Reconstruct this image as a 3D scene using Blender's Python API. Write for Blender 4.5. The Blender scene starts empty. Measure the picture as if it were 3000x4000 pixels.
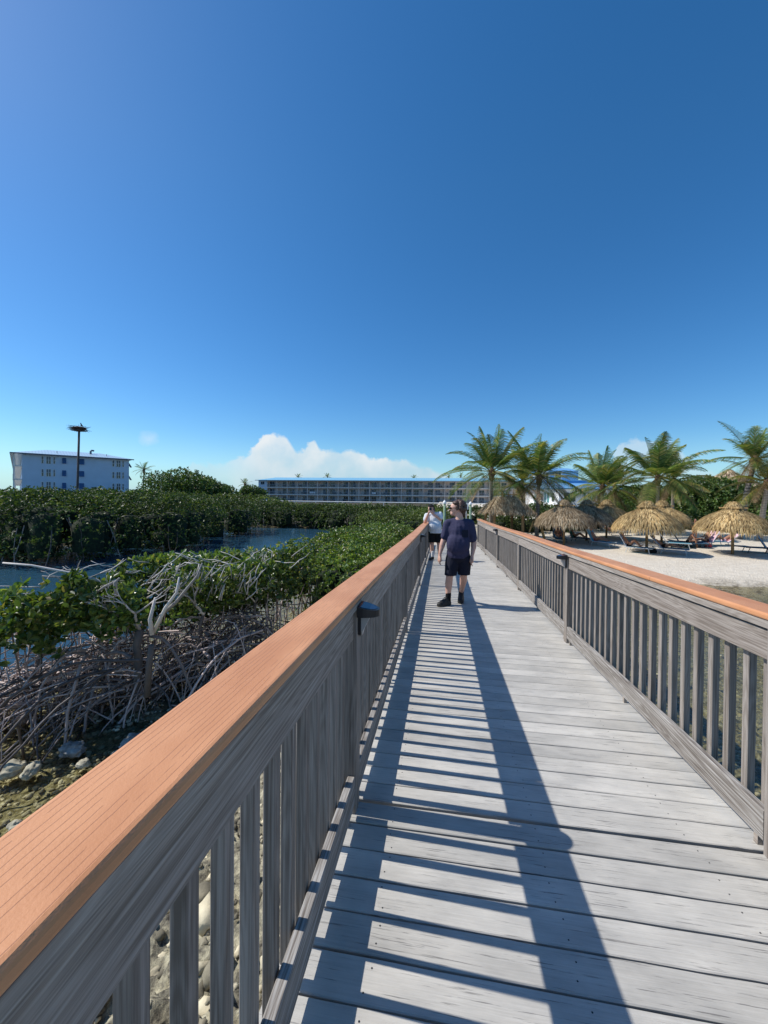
import bpy, math, random
import numpy as np
from mathutils import Vector, Matrix, noise as mnoise
from math import sin, cos, pi, radians, sqrt, atan2, exp
random.seed(7); rng = np.random.default_rng(11)
SC = bpy.context.scene
COL = SC.collection

# ------------------------------------------------------------------ camera
YAW, PITCH, ROLL, F, HY = 8.6, 0.6, 0.5, 1503.0, 1934.0
def cam_axes():
    y, p, r = map(radians, (YAW, PITCH, ROLL))
    f = np.array([-sin(y)*cos(p), cos(y)*cos(p), -sin(p)])
    rt = np.array([cos(y), sin(y), 0.0]); up = np.cross(rt, f)
    return rt*cos(r)+up*sin(r), -rt*sin(r)+up*cos(r), f
RT, UP, FW = cam_axes()
CY = HY + F*math.tan(radians(PITCH))
cd = bpy.data.cameras.new('camera'); cam = bpy.data.objects.new('camera', cd); COL.objects.link(cam)
cam.matrix_world = Matrix(((RT[0], UP[0], -FW[0], 0), (RT[1], UP[1], -FW[1], 0), (RT[2], UP[2], -FW[2], 0), (0, 0, 0, 1)))
cd.sensor_width = 36; cd.lens = F/4000*36; cd.shift_y = -(2000-CY)/4000
cd.clip_start = 0.05; cd.clip_end = 12000
SC.camera = cam
def ray(x, y): return FW + RT*(x-1500)/F - UP*(y-CY)/F
def atD(x, y, D):                       # point at camera depth D on the sight line of a photo point
    return Vector(ray(x, y)*D)
def onZ(x, y, z):
    d = ray(x, y); return Vector(d*z/d[2])
def cw(xc, D, z):                       # level camera frame (right, forward, height) -> world
    t = radians(YAW); return Vector((xc*cos(t)-D*sin(t), xc*sin(t)+D*cos(t), z))
def ux(x): return (x-1500)/F

# ------------------------------------------------------------------ world, sun, exposure
SUN_EL, SUN_AZ = radians(48.0), radians(-88.0)     # azimuth from +Y clockwise
W = bpy.data.worlds.new('World'); SC.world = W; W.use_nodes = True
SC.view_settings.view_transform = 'Standard'; SC.view_settings.look = 'None'
SC.view_settings.exposure = 0.0; SC.view_settings.gamma = 1.0
sl = bpy.data.lights.new('sun', 'SUN'); sl.energy = 4.8; sl.angle = radians(0.53); sl.color = (1.0, 0.965, 0.91)
so = bpy.data.objects.new('sun', sl); COL.objects.link(so)
sd = Vector((sin(SUN_AZ)*cos(SUN_EL), cos(SUN_AZ)*cos(SUN_EL), sin(SUN_EL)))
so.rotation_euler = sd.to_track_quat('Z', 'Y').to_euler(); so.location = sd*50

def build_world():
    nt = W.node_tree; nt.nodes.clear(); N = nt.nodes.new; L = nt.links.new
    out = N('ShaderNodeOutputWorld'); bg = N('ShaderNodeBackground'); L(bg.outputs[0], out.inputs[0])
    bg.inputs[1].default_value = 0.105
    sky = N('ShaderNodeTexSky'); sky.sky_type = 'NISHITA'; sky.sun_disc = False
    sky.sun_elevation = SUN_EL; sky.sun_rotation = SUN_AZ
    sky.air_density = 1.0; sky.dust_density = 0.35; sky.ozone_density = 2.5; sky.altitude = 0
    tc = N('ShaderNodeTexCoord'); sx = N('ShaderNodeSeparateXYZ'); L(tc.outputs['Generated'], sx.inputs[0])
    def M(op, a, b=None, c=None, clamp=False):
        m = N('ShaderNodeMath'); m.operation = op; m.use_clamp = clamp
        for i, v in enumerate((a, b, c)):
            if v is None: continue
            if isinstance(v, (int, float)): m.inputs[i].default_value = v
            else: L(v, m.inputs[i])
        return m.outputs[0]
    hs = N('ShaderNodeHueSaturation'); hs.inputs['Saturation'].default_value = 1.34; hs.inputs['Value'].default_value = 1.31
    L(sky.outputs[0], hs.inputs['Color'])
    az = M('ARCTAN2', sx.outputs[0], sx.outputs[1])       # 0 at +Y, clockwise positive
    el = M('ARCSINE', sx.outputs[2])
    # low cumulus bank: height of its top (degrees) against azimuth
    def AZ(x): return math.degrees(math.atan(ux(x))) - YAW
    def EL(x, y): return math.degrees(math.atan((1931-y)/sqrt(F*F+(x-1500)**2)))
    prof = [(300, 1930, 0), (640, 1880, 0), (740, 1825, 0), (860, 1800, 0), (940, 1790, 0), (1000, 1738, 0), (1069, 1697, 0), (1130, 1722, 0),
            (1160, 1752, 0), (1225, 1722, 0), (1262, 1765, 0), (1358, 1754, 0), (1450, 1785, 0), (1551, 1790, 0), (1660, 1815, 0),
            (1760, 1860, 0), (1950, 1900, 0), (2280, 1880, 0), (2400, 1770, 0), (2480, 1700, 0), (2560, 1700, 0), (2700, 1790, 0), (2850, 1860, 0), (3000, 1900, 0)]
    ramp = N('ShaderNodeFloatCurve'); cv = ramp.mapping.curves[0]
    A0, A1 = AZ(-200), AZ(3200)
    pts = [(-0.0, 0.02)] + [((AZ(x)-A0)/(A1-A0), EL(x, y)/12.0) for x, y, _ in prof] + [(1.0, 0.02)]
    cv.points[0].location = pts[0]; cv.points[-1].location = pts[-1]
    for p in pts[1:-1]: cv.points.new(*p)
    ramp.mapping.update()
    nz = N('ShaderNodeTexNoise'); nz.inputs['Scale'].default_value = 26; nz.inputs['Detail'].default_value = 7; nz.inputs['Roughness'].default_value = 0.55
    L(tc.outputs['Generated'], nz.inputs['Vector'])
    nb = N('ShaderNodeTexNoise'); nb.inputs['Scale'].default_value = 9; nb.inputs['Detail'].default_value = 6
    L(tc.outputs['Generated'], nb.inputs['Vector'])
    azd = M('MULTIPLY', az, 180/pi)
    azw = M('MULTIPLY_ADD', M('SUBTRACT', nz.outputs[0], 0.5), 2.2, azd)
    t = M('DIVIDE', M('SUBTRACT', azw, A0), A1-A0, clamp=True)
    L(t, ramp.inputs['Value'])
    eld = M('MULTIPLY', el, 180/pi)
    top = M('MULTIPLY', ramp.outputs[0], 12.0)
    d = M('ADD', M('SUBTRACT', top, eld), M('MULTIPLY', M('SUBTRACT', nz.outputs[0], 0.5), 3.6))
    m = M('MULTIPLY_ADD', d, 1.6, 0.15, clamp=True)
    # right hand cloud is thin
    mr = N('ShaderNodeMapRange'); L(azd, mr.inputs[0]); mr.inputs[1].default_value = AZ(1750); mr.inputs[2].default_value = AZ(2050)
    mr.inputs[3].default_value = 0.95; mr.inputs[4].default_value = 0.5
    ml = N('ShaderNodeMapRange'); L(azd, ml.inputs[0]); ml.inputs[1].default_value = AZ(880); ml.inputs[2].default_value = AZ(1010)
    ml.inputs[3].default_value = 0.42; ml.inputs[4].default_value = 1.0
    m = M('MULTIPLY', M('MULTIPLY', m, mr.outputs[0]), ml.outputs[0])
    m = M('MULTIPLY', m, M('MULTIPLY_ADD', M('SUBTRACT', nb.outputs[0], 0.5), 1.2, 1.0, clamp=True))
    m = M('MULTIPLY', m, M('MULTIPLY_ADD', eld, 0.9, 0.55, clamp=True))
    # small puff at left
    def puff(x, y, rad, s):
        a = M('DIVIDE', M('SUBTRACT', azd, AZ(x)), rad*1.2); b = M('DIVIDE', M('SUBTRACT', eld, EL(x, y)), rad)
        rr = M('SQRT', M('ADD', M('MULTIPLY', a, a), M('MULTIPLY', b, b)))
        q = M('ADD', M('SUBTRACT', 1.0, rr), M('MULTIPLY', M('SUBTRACT', nz.outputs[0], 0.5), 2.2))
        return M('MULTIPLY', M('MULTIPLY_ADD', q, 0.9, 0.0, clamp=True), s)
    m = M('MAXIMUM', m, puff(582, 1722, 1.0, 0.35))
    cc = N('ShaderNodeMix'); cc.data_type = 'RGBA'
    cc.inputs[6].default_value = (4.4, 6.3, 7.4, 1); cc.inputs[7].default_value = (8.0, 8.4, 8.6, 1)
    shade = M('MULTIPLY_ADD', M('SUBTRACT', nb.outputs[0], 0.5), 2.2, M('MULTIPLY_ADD', eld, 0.13, -0.05), clamp=True)
    L(shade, cc.inputs[0])
    # pale haze low on the horizon
    hz = N('ShaderNodeMix'); hz.data_type = 'RGBA'; L(hs.outputs[0], hz.inputs[6]); hz.inputs[7].default_value = (6.4, 8.0, 9.2, 1)
    L(M('MULTIPLY', M('POWER', M('SUBTRACT', 1.0, M('DIVIDE', M('ABSOLUTE', eld), 8.0, clamp=True), clamp=True), 1.6), 0.55), hz.inputs[0])
    lo = N('ShaderNodeMix'); lo.data_type = 'RGBA'; lo.blend_type = 'MULTIPLY'; L(hz.outputs[2], lo.inputs[6]); lo.inputs[7].default_value = (0.60, 0.86, 1.02, 1)
    L(M('MULTIPLY', M('SUBTRACT', 1.0, M('DIVIDE', eld, 38.0, clamp=True), clamp=True), 1.0), lo.inputs[0])
    mx = N('ShaderNodeMix'); mx.data_type = 'RGBA'; L(m, mx.inputs[0]); L(lo.outputs[2], mx.inputs[6]); L(cc.outputs[2], mx.inputs[7])
    L(mx.outputs[2], bg.inputs[0])
build_world()

# ------------------------------------------------------------------ helpers
def link(o, parent=None):
    COL.objects.link(o)
    if parent is not None: o.parent = parent
    return o
def tag(o, label=None, cat=None, group=None, kind=None):
    if label: o['label'] = label
    if cat: o['category'] = cat
    if group: o['group'] = group
    if kind: o['kind'] = kind
    return o
def empty(name, loc=(0, 0, 0), rz=0.0, label=None, cat=None, group=None):
    o = bpy.data.objects.new(name, None); o.empty_display_size = 0.2; o.location = loc; o.rotation_euler = (0, 0, rz)
    COL.objects.link(o); return tag(o, label, cat, group)
def copy_tree(o, parent=None):
    c = o.copy(); COL.objects.link(c)
    if parent is not None: c.parent = parent
    for ch in o.children: copy_tree(ch, c)
    return c
def mesh_obj(name, V, Fs, mats, parent=None, smooth=False, mi=None, loc=None):
    me = bpy.data.meshes.new(name); me.from_pydata([tuple(v) for v in V], [], Fs); me.update()
    if not isinstance(mats, (list, tuple)): mats = [mats]
    for m in mats: me.materials.append(m)
    if mi is not None: me.polygons.foreach_set('material_index', mi)
    if smooth: me.polygons.foreach_set('use_smooth', [True]*len(me.polygons))
    o = bpy.data.objects.new(name, me)
    if loc is not None: o.location = loc
    return link(o, parent)
def np_mesh(name, V, Q, mats, parent=None, smooth=False, nv=4, mi=None):
    """V (n,3), Q (m,nv) index array -> object, fast"""
    me = bpy.data.meshes.new(name); V = np.ascontiguousarray(V, dtype=np.float32); Q = np.ascontiguousarray(Q, dtype=np.int32)
    me.vertices.add(len(V)); me.vertices.foreach_set('co', V.ravel())
    me.loops.add(Q.size); me.loops.foreach_set('vertex_index', Q.ravel())
    me.polygons.add(len(Q)); me.polygons.foreach_set('loop_start', np.arange(0, Q.size, nv, dtype=np.int32))
    me.polygons.foreach_set('loop_total', np.full(len(Q), nv, dtype=np.int32))
    if not isinstance(mats, (list, tuple)): mats = [mats]
    for m in mats: me.materials.append(m)
    if mi is not None: me.polygons.foreach_set('material_index', np.asarray(mi, dtype=np.int32))
    if smooth: me.polygons.foreach_set('use_smooth', np.ones(len(Q), dtype=bool))
    me.update(calc_edges=True); me.validate()
    return link(bpy.data.objects.new(name, me), parent)

class MB:
    def __init__(s): s.V = []; s.F = []; s.M = []; s.m = 0
    def add(s, V, Fs):
        b = len(s.V); s.V += [tuple(v) for v in V]; s.F += [tuple(i+b for i in f) for f in Fs]; s.M += [s.m]*len(Fs); return s
    def box(s, x0, x1, y0, y1, z0, z1, M=None):
        P = [(x0, y0, z0), (x1, y0, z0), (x1, y1, z0), (x0, y1, z0), (x0, y0, z1), (x1, y0, z1), (x1, y1, z1), (x0, y1, z1)]
        if M is not None: P = [M @ Vector(p) for p in P]
        return s.add(P, [(0, 3, 2, 1), (4, 5, 6, 7), (0, 1, 5, 4), (1, 2, 6, 5), (2, 3, 7, 6), (3, 0, 4, 7)])
    def cbox(s, x0, x1, y0, y1, z0, z1, c=0.004, axis='y', M=None):
        """box with chamfered long edges along axis"""
        def sec(a0, a1, b0, b1): return [(a0+c, b0), (a1-c, b0), (a1, b0+c), (a1, b1-c), (a1-c, b1), (a0+c, b1), (a0, b1-c), (a0, b0+c)]
        if axis == 'y': P = [(a, t, b) for t in (y0, y1) for a, b in sec(x0, x1, z0, z1)]; fl = False
        elif axis == 'x': P = [(t, a, b) for t in (x0, x1) for a, b in sec(y0, y1, z0, z1)]; fl = True
        else: P = [(a, b, t) for t in (z0, z1) for a, b in sec(x0, x1, y0, y1)]; fl = True
        if M is not None: P = [M @ Vector(p) for p in P]
        Fs = [tuple(range(8)), tuple(range(15, 7, -1))] + [((i+1) % 8, i, 8+i, 8+(i+1) % 8) for i in range(8)]
        if fl: Fs = [tuple(reversed(f)) for f in Fs]
        return s.add(P, Fs)
    def sweep(s, path, x0, x1, z0, z1, c=0.005):
        """section in X-Z swept along a list of (y, z) points (z0, z1 relative)"""
        sec = [(x0+c, z0), (x1-c, z0), (x1, z0+c), (x1, z1-c), (x1-c, z1), (x0+c, z1), (x0, z1-c), (x0, z0+c)]
        P = []
        for y, z in path: P += [(a, y, z+b) for a, b in sec]
        n = len(path); Fs = [tuple(range(8)), tuple(range(8*n-1, 8*n-9, -1))]
        for k in range(n-1): Fs += [(8*k+(i+1) % 8, 8*k+i, 8*k+8+i, 8*k+8+(i+1) % 8) for i in range(8)]
        return s.add(P, Fs)
    def tube(s, path, rad, n=8, caps=True):
        path = [Vector(p) for p in path]; k = len(path)
        if not hasattr(rad, '__len__'): rad = [rad]*k
        P = []; prev = None
        for i, p in enumerate(path):
            t = (path[min(i+1, k-1)]-path[max(i-1, 0)])
            if t.length < 1e-9: t = Vector((0, 0, 1))
            t.normalize()
            if prev is None: a = t.orthogonal().normalized()
            else:
                a = prev - t*prev.dot(t)
                a = a.normalized() if a.length > 1e-6 else t.orthogonal().normalized()
            prev = a; b = t.cross(a)
            for j in range(n):
                w = 2*pi*j/n; P.append(p + (a*cos(w)+b*sin(w))*rad[i])
        Fs = []
        for i in range(k-1): Fs += [(i*n+j, i*n+(j+1) % n, (i+1)*n+(j+1) % n, (i+1)*n+j) for j in range(n)]
        if caps: Fs += [tuple(range(n-1, -1, -1)), tuple(range((k-1)*n, k*n))]
        return s.add(P, Fs)
    def lathe(s, prof, n=24, c=(0, 0, 0), jit=0.0):
        P = []
        for r, z in prof:
            for j in range(n):
                w = 2*pi*j/n; q = r*(1+jit*random.uniform(-1, 1)); P.append((c[0]+q*cos(w), c[1]+q*sin(w), c[2]+z))
        Fs = []
        for i in range(len(prof)-1): Fs += [(i*n+j, i*n+(j+1) % n, (i+1)*n+(j+1) % n, (i+1)*n+j) for j in range(n)]
        if prof[0][0] > 1e-4: Fs.append(tuple(range(n-1, -1, -1)))
        if prof[-1][0] > 1e-4: Fs.append(tuple(range((len(prof)-1)*n, len(prof)*n)))
        return s.add(P, Fs)
    def build(s, name, mats, parent=None, smooth=False, loc=None):
        return mesh_obj(name, s.V, s.F, mats, parent, smooth, s.M, loc)

# ------------------------------------------------------------------ materials
MATS = {}
def new_mat(name):
    m = bpy.data.materials.new(name); m.use_nodes = True; m.node_tree.nodes.clear(); MATS[name] = m
    return m, m.node_tree.nodes.new, m.node_tree.links.new
def bsdf_out(N, L):
    o = N('ShaderNodeOutputMaterial'); b = N('ShaderNodeBsdfPrincipled'); L(b.outputs[0], o.inputs[0]); return b, o
def rgb(c): return (c[0], c[1], c[2], 1.0)
def plain(name, col, rough=0.6, var=0.12, scale=8.0, metal=0.0, bump=0.0, spec=0.5, island=False):
    m, N, L = new_mat(name); b, o = bsdf_out(N, L)
    b.inputs['Roughness'].default_value = rough; b.inputs['Metallic'].default_value = metal; b.inputs['Specular IOR Level'].default_value = spec
    tc = N('ShaderNodeTexCoord'); nz = N('ShaderNodeTexNoise'); nz.inputs['Scale'].default_value = scale; nz.inputs['Detail'].default_value = 5
    L(tc.outputs['Object'], nz.inputs['Vector'])
    r = N('ShaderNodeValToRGB'); r.color_ramp.elements[0].position = 0.3; r.color_ramp.elements[1].position = 0.7
    r.color_ramp.elements[0].color = rgb([c*(1-var) for c in col]); r.color_ramp.elements[1].color = rgb([min(1, c*(1+var)) for c in col])
    if island:
        g = N('ShaderNodeNewGeometry'); mm = N('ShaderNodeMath'); mm.operation = 'MULTIPLY_ADD'; L(g.outputs['Random Per Island'], mm.inputs[0]); mm.inputs[1].default_value = 0.7
        ma = N('ShaderNodeMath'); ma.operation = 'MULTIPLY'; L(nz.outputs[0], ma.inputs[0]); ma.inputs[1].default_value = 0.3; L(ma.outputs[0], mm.inputs[2]); L(mm.outputs[0], r.inputs[0])
    else: L(nz.outputs[0], r.inputs[0])
    L(r.outputs[0], b.inputs['Base Color'])
    if bump:
        bp = N('ShaderNodeBump'); bp.inputs['Strength'].default_value = bump; bp.inputs['Distance'].default_value = 0.01
        L(nz.outputs[0], bp.inputs['Height']); L(bp.outputs[0], b.inputs['Normal'])
    return m
def wood(name, axis, ca, cb, cc, rough=0.8, stretch=2.0, fine=120.0, ring=1.0, bump=0.3, spec=0.3, contrast=1.0):
    """weathered timber, grain along axis; ca dark streak, cb body, cc pale"""
    m, N, L = new_mat(name); b, o = bsdf_out(N, L)
    b.inputs['Roughness'].default_value = rough; b.inputs['Specular IOR Level'].default_value = spec
    tc = N('ShaderNodeTexCoord'); oi = N('ShaderNodeObjectInfo')
    mp = N('ShaderNodeMapping'); sc = [fine]*3; sc['xyz'.index(axis)] = stretch; mp.inputs['Scale'].default_value = sc
    ad = N('ShaderNodeVectorMath'); ad.operation = 'ADD'; sm = N('ShaderNodeVectorMath'); sm.operation = 'SCALE'
    cx = N('ShaderNodeCombineXYZ')
    for i in range(3): L(oi.outputs['Random'], cx.inputs[i])
    L(cx.outputs[0], sm.inputs[0]); sm.inputs['Scale'].default_value = 37.0
    L(tc.outputs['Object'], ad.inputs[0]); L(sm.outputs[0], ad.inputs[1]); L(ad.outputs[0], mp.inputs['Vector'])
    n1 = N('ShaderNodeTexNoise'); n1.inputs['Scale'].default_value = 1.0; n1.inputs['Detail'].default_value = 6; n1.inputs['Roughness'].default_value = 0.62; L(mp.outputs[0], n1.inputs['Vector'])
    mp2 = N('ShaderNodeMapping'); s2 = [fine*0.10]*3; s2['xyz'.index(axis)] = stretch*0.45; mp2.inputs['Scale'].default_value = s2; L(ad.outputs[0], mp2.inputs['Vector'])
    n2 = N('ShaderNodeTexNoise'); n2.inputs['Scale'].default_value = 1.0; n2.inputs['Detail'].default_value = 2; L(mp2.outputs[0], n2.inputs['Vector'])
    # growth rings: fine bands of a slowly varying field
    mr = N('ShaderNodeMath'); mr.operation = 'MULTIPLY'; L(n2.outputs[0], mr.inputs[0]); mr.inputs[1].default_value = 120.0*ring
    # knots: growth rings bend round sparse centres
    mp3 = N('ShaderNodeMapping'); s3 = [4.5]*3; s3['xyz'.index(axis)] = 0.9; mp3.inputs['Scale'].default_value = s3; L(ad.outputs[0], mp3.inputs['Vector'])
    vk = N('ShaderNodeTexVoronoi'); vk.inputs['Scale'].default_value = 1.0; L(mp3.outputs[0], vk.inputs['Vector'])
    kn = N('ShaderNodeMapRange'); kn.interpolation_type = 'SMOOTHERSTEP'; L(vk.outputs['Distance'], kn.inputs[0]); kn.inputs[1].default_value = 0.42; kn.inputs[2].default_value = 0.0; kn.inputs[3].default_value = 0.0; kn.inputs[4].default_value = 1.0
    mk2 = N('ShaderNodeMath'); mk2.operation = 'MULTIPLY_ADD'; L(kn.outputs[0], mk2.inputs[0]); mk2.inputs[1].default_value = 26.0; L(mr.outputs[0], mk2.inputs[2])
    kd = N('ShaderNodeMapRange'); L(vk.outputs['Distance'], kd.inputs[0]); kd.inputs[1].default_value = 0.07; kd.inputs[2].default_value = 0.03; kd.inputs[3].default_value = 0.0; kd.inputs[4].default_value = 0.2
    sn = N('ShaderNodeMath'); sn.operation = 'SINE'; L(mk2.outputs[0], sn.inputs[0])
    mx = N('ShaderNodeMath'); mx.operation = 'MULTIPLY_ADD'; L(sn.outputs[0], mx.inputs[0]); mx.inputs[1].default_value = 0.05*contrast; L(n1.outputs[0], mx.inputs[2])
    of = N('ShaderNodeMath'); of.operation = 'MULTIPLY_ADD'; L(oi.outputs['Random'], of.inputs[0]); of.inputs[1].default_value = 0.12; of.inputs[2].default_value = -0.06
    a1 = N('ShaderNodeMath'); L(mx.outputs[0], a1.inputs[0]); L(of.outputs[0], a1.inputs[1])
    a2 = N('ShaderNodeMath'); a2.operation = 'SUBTRACT'; L(a1.outputs[0], a2.inputs[0]); L(kd.outputs[0], a2.inputs[1])
    r = N('ShaderNodeValToRGB'); e = r.color_ramp.elements
    e[0].position = 0.33; e[0].color = rgb(ca); e[1].position = 0.5; e[1].color = rgb(cb); x = e.new(0.68); x.color = rgb(cc)
    L(a2.outputs[0], r.inputs[0]); L(r.outputs[0], b.inputs['Base Color'])
    bp = N('ShaderNodeBump'); bp.inputs['Strength'].default_value = bump; bp.inputs['Distance'].default_value = 0.004
    L(mx.outputs[0], bp.inputs['Height']); L(bp.outputs[0], b.inputs['Normal'])
    return m
wcol = ((0.19, 0.155, 0.125), (0.31, 0.265, 0.225), (0.43, 0.38, 0.33))
M_WY = wood('rail_timber', 'y', *wcol, ring=0.9)
M_WZ = wood('upright_timber', 'z', (0.15, 0.125, 0.102), (0.245, 0.212, 0.182), (0.36, 0.32, 0.28), ring=0.7)
M_TOE = wood('toe_timber', 'y', (0.10, 0.082, 0.068), (0.24, 0.215, 0.19), (0.42, 0.40, 0.37), ring=0.8)

def deck_mat():
    m, N, L = new_mat('painted_plank'); b, o = bsdf_out(N, L)
    b.inputs['Roughness'].default_value = 0.62; b.inputs['Specular IOR Level'].default_value = 0.35
    tc = N('ShaderNodeTexCoord'); oi = N('ShaderNodeObjectInfo')
    cx = N('ShaderNodeCombineXYZ'); [L(oi.outputs['Random'], cx.inputs[i]) for i in range(3)]
    sm = N('ShaderNodeVectorMath'); sm.operation = 'SCALE'; L(cx.outputs[0], sm.inputs[0]); sm.inputs['Scale'].default_value = 53.0
    ad = N('ShaderNodeVectorMath'); L(tc.outputs['Object'], ad.inputs[0]); L(sm.outputs[0], ad.inputs[1])
    def nz(scale, det, rough=0.6):
        mp = N('ShaderNodeMapping'); mp.inputs['Scale'].default_value = scale; L(ad.outputs[0], mp.inputs['Vector'])
        n = N('ShaderNodeTexNoise'); n.inputs['Scale'].default_value = 1; n.inputs['Detail'].default_value = det; n.inputs['Roughness'].default_value = rough
        L(mp.outputs[0], n.inputs['Vector']); return n.outputs[0]
    fine = nz((4.0, 220, 60), 6, 0.75); cracks = nz((4.5, 150, 60), 4, 0.65); blot = nz((3.5, 7, 7), 6)
    r = N('ShaderNodeValToRGB'); e = r.color_ramp.elements; e[0].position = 0.25; e[0].color = rgb((0.44, 0.415, 0.375)); e[1].position = 0.62; e[1].color = rgb((0.575, 0.55, 0.505)); L(fine, r.inputs[0])
    r2 = N('ShaderNodeValToRGB'); e = r2.color_ramp.elements; e[0].position = 0.35; e[0].color = rgb((0.80, 0.80, 0.79)); e[1].position = 0.7; e[1].color = rgb((1.08, 1.07, 1.04)); L(blot, r2.inputs[0])
    mu = N('ShaderNodeMix'); mu.data_type = 'RGBA'; mu.blend_type = 'MULTIPLY'; mu.inputs[0].default_value = 1; L(r.outputs[0], mu.inputs[6]); L(r2.outputs[0], mu.inputs[7])
    rc = N('ShaderNodeValToRGB'); e = rc.color_ramp.elements; e[0].position = 0.615; e[0].color = (0, 0, 0, 1); e[1].position = 0.655; e[1].color = (1, 1, 1, 1); L(cracks, rc.inputs[0])
    mk = N('ShaderNodeMix'); mk.data_type = 'RGBA'; mk.inputs[7].default_value = rgb((0.15, 0.14, 0.13)); L(mu.outputs[2], mk.inputs[6])
    fm = N('ShaderNodeMath'); fm.operation = 'MULTIPLY'; L(rc.outputs[0], fm.inputs[0]); fm.inputs[1].default_value = 0.75; L(fm.outputs[0], mk.inputs[0])
    tv = N('ShaderNodeMath'); tv.operation = 'MULTIPLY_ADD'; L(oi.outputs['Random'], tv.inputs[0]); tv.inputs[1].default_value = 0.20; tv.inputs[2].default_value = 0.88
    m3 = N('ShaderNodeVectorMath'); m3.operation = 'SCALE'; L(mk.outputs[2], m3.inputs[0]); L(tv.outputs[0], m3.inputs['Scale'])
    L(m3.outputs[0], b.inputs['Base Color'])
    hm = N('ShaderNodeMath'); hm.operation = 'SUBTRACT'; L(fine, hm.inputs[0]); L(rc.outputs[0], hm.inputs[1])
    bp = N('ShaderNodeBump'); bp.inputs['Strength'].default_value = 0.35; bp.inputs['Distance'].default_value = 0.003; L(hm.outputs[0], bp.inputs['Height']); L(bp.outputs[0], b.inputs['Normal'])
    return m
M_DECK = deck_mat()

def cap_mat():
    m, N, L = new_mat('terracotta_composite'); b, o = bsdf_out(N, L)
    b.inputs['Roughness'].default_value = 0.5; b.inputs['Specular IOR Level'].default_value = 0.35
    tc = N('ShaderNodeTexCoord')
    def nz(scale, det, rough=0.6):
        mp = N('ShaderNodeMapping'); mp.inputs['Scale'].default_value = scale; L(tc.outputs['Object'], mp.inputs['Vector'])
        n = N('ShaderNodeTexNoise'); n.inputs['Scale'].default_value = 1; n.inputs['Detail'].default_value = det; n.inputs['Roughness'].default_value = rough
        L(mp.outputs[0], n.inputs['Vector']); return n.outputs[0]
    big = nz((6, 2.2, 6), 4); fine = nz((220, 180, 220), 2); warp = nz((10, 7, 10), 3)
    r = N('ShaderNodeValToRGB'); e = r.color_ramp.elements; e[0].position = 0.3; e[0].color = rgb((0.51, 0.215, 0.092)); e[1].position = 0.7; e[1].color = rgb((0.68, 0.325, 0.155)); L(big, r.inputs[0])
    # embossed grooves running along the board, about 12 mm apart
    sx = N('ShaderNodeSeparateXYZ'); L(tc.outputs['Object'], sx.inputs[0])
    a = N('ShaderNodeMath'); a.operation = 'MULTIPLY_ADD'; L(warp, a.inputs[0]); a.inputs[1].default_value = 0.011; L(sx.outputs[0], a.inputs[2])
    f = N('ShaderNodeMath'); f.operation = 'MULTIPLY'; L(a.outputs[0], f.inputs[0]); f.inputs[1].default_value = 78.0
    fr = N('ShaderNodeMath'); fr.operation = 'FRACT'; L(f.outputs[0], fr.inputs[0])
    g = N('ShaderNodeMath'); g.operation = 'LESS_THAN'; L(fr.outputs[0], g.inputs[0]); g.inputs[1].default_value = 0.10
    brk = nz((60, 3.5, 60), 3)
    gk = N('ShaderNodeMath'); gk.operation = 'GREATER_THAN'; L(brk, gk.inputs[0]); gk.inputs[1].default_value = 0.44
    gm0 = N('ShaderNodeMath'); gm0.operation = 'MULTIPLY'; L(g.outputs[0], gm0.inputs[0]); L(gk.outputs[0], gm0.inputs[1])
    gn = N('ShaderNodeNewGeometry'); sn_ = N('ShaderNodeSeparateXYZ'); L(gn.outputs['True Normal'], sn_.inputs[0]); ug = N('ShaderNodeMath'); ug.operation = 'GREATER_THAN'; L(sn_.outputs[2], ug.inputs[0]); ug.inputs[1].default_value = 0.8   # grooves are embossed on the top face only
    gm = N('ShaderNodeMath'); gm.operation = 'MULTIPLY'; L(gm0.outputs[0], gm.inputs[0]); L(ug.outputs[0], gm.inputs[1])
    gf = N('ShaderNodeMath'); gf.operation = 'MULTIPLY'; L(gm.outputs[0], gf.inputs[0]); gf.inputs[1].default_value = 0.6
    mk = N('ShaderNodeMix'); mk.data_type = 'RGBA'; L(gf.outputs[0], mk.inputs[0]); L(r.outputs[0], mk.inputs[6]); mk.inputs[7].default_value = rgb((0.20, 0.075, 0.04))
    L(mk.outputs[2], b.inputs['Base Color'])
    h = N('ShaderNodeMath'); h.operation = 'MULTIPLY_ADD'; L(fine, h.inputs[0]); h.inputs[1].default_value = 0.5
    n = N('ShaderNodeMath'); n.operation = 'SUBTRACT'; n.inputs[0].default_value = 0; L(gm.outputs[0], n.inputs[1]); L(n.outputs[0], h.inputs[2])
    bp = N('ShaderNodeBump'); bp.inputs['Strength'].default_value = 0.5; bp.inputs['Distance'].default_value = 0.002; L(h.outputs[0], bp.inputs['Height']); L(bp.outputs[0], b.inputs['Normal'])
    return m
M_CAP = cap_mat()

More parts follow.
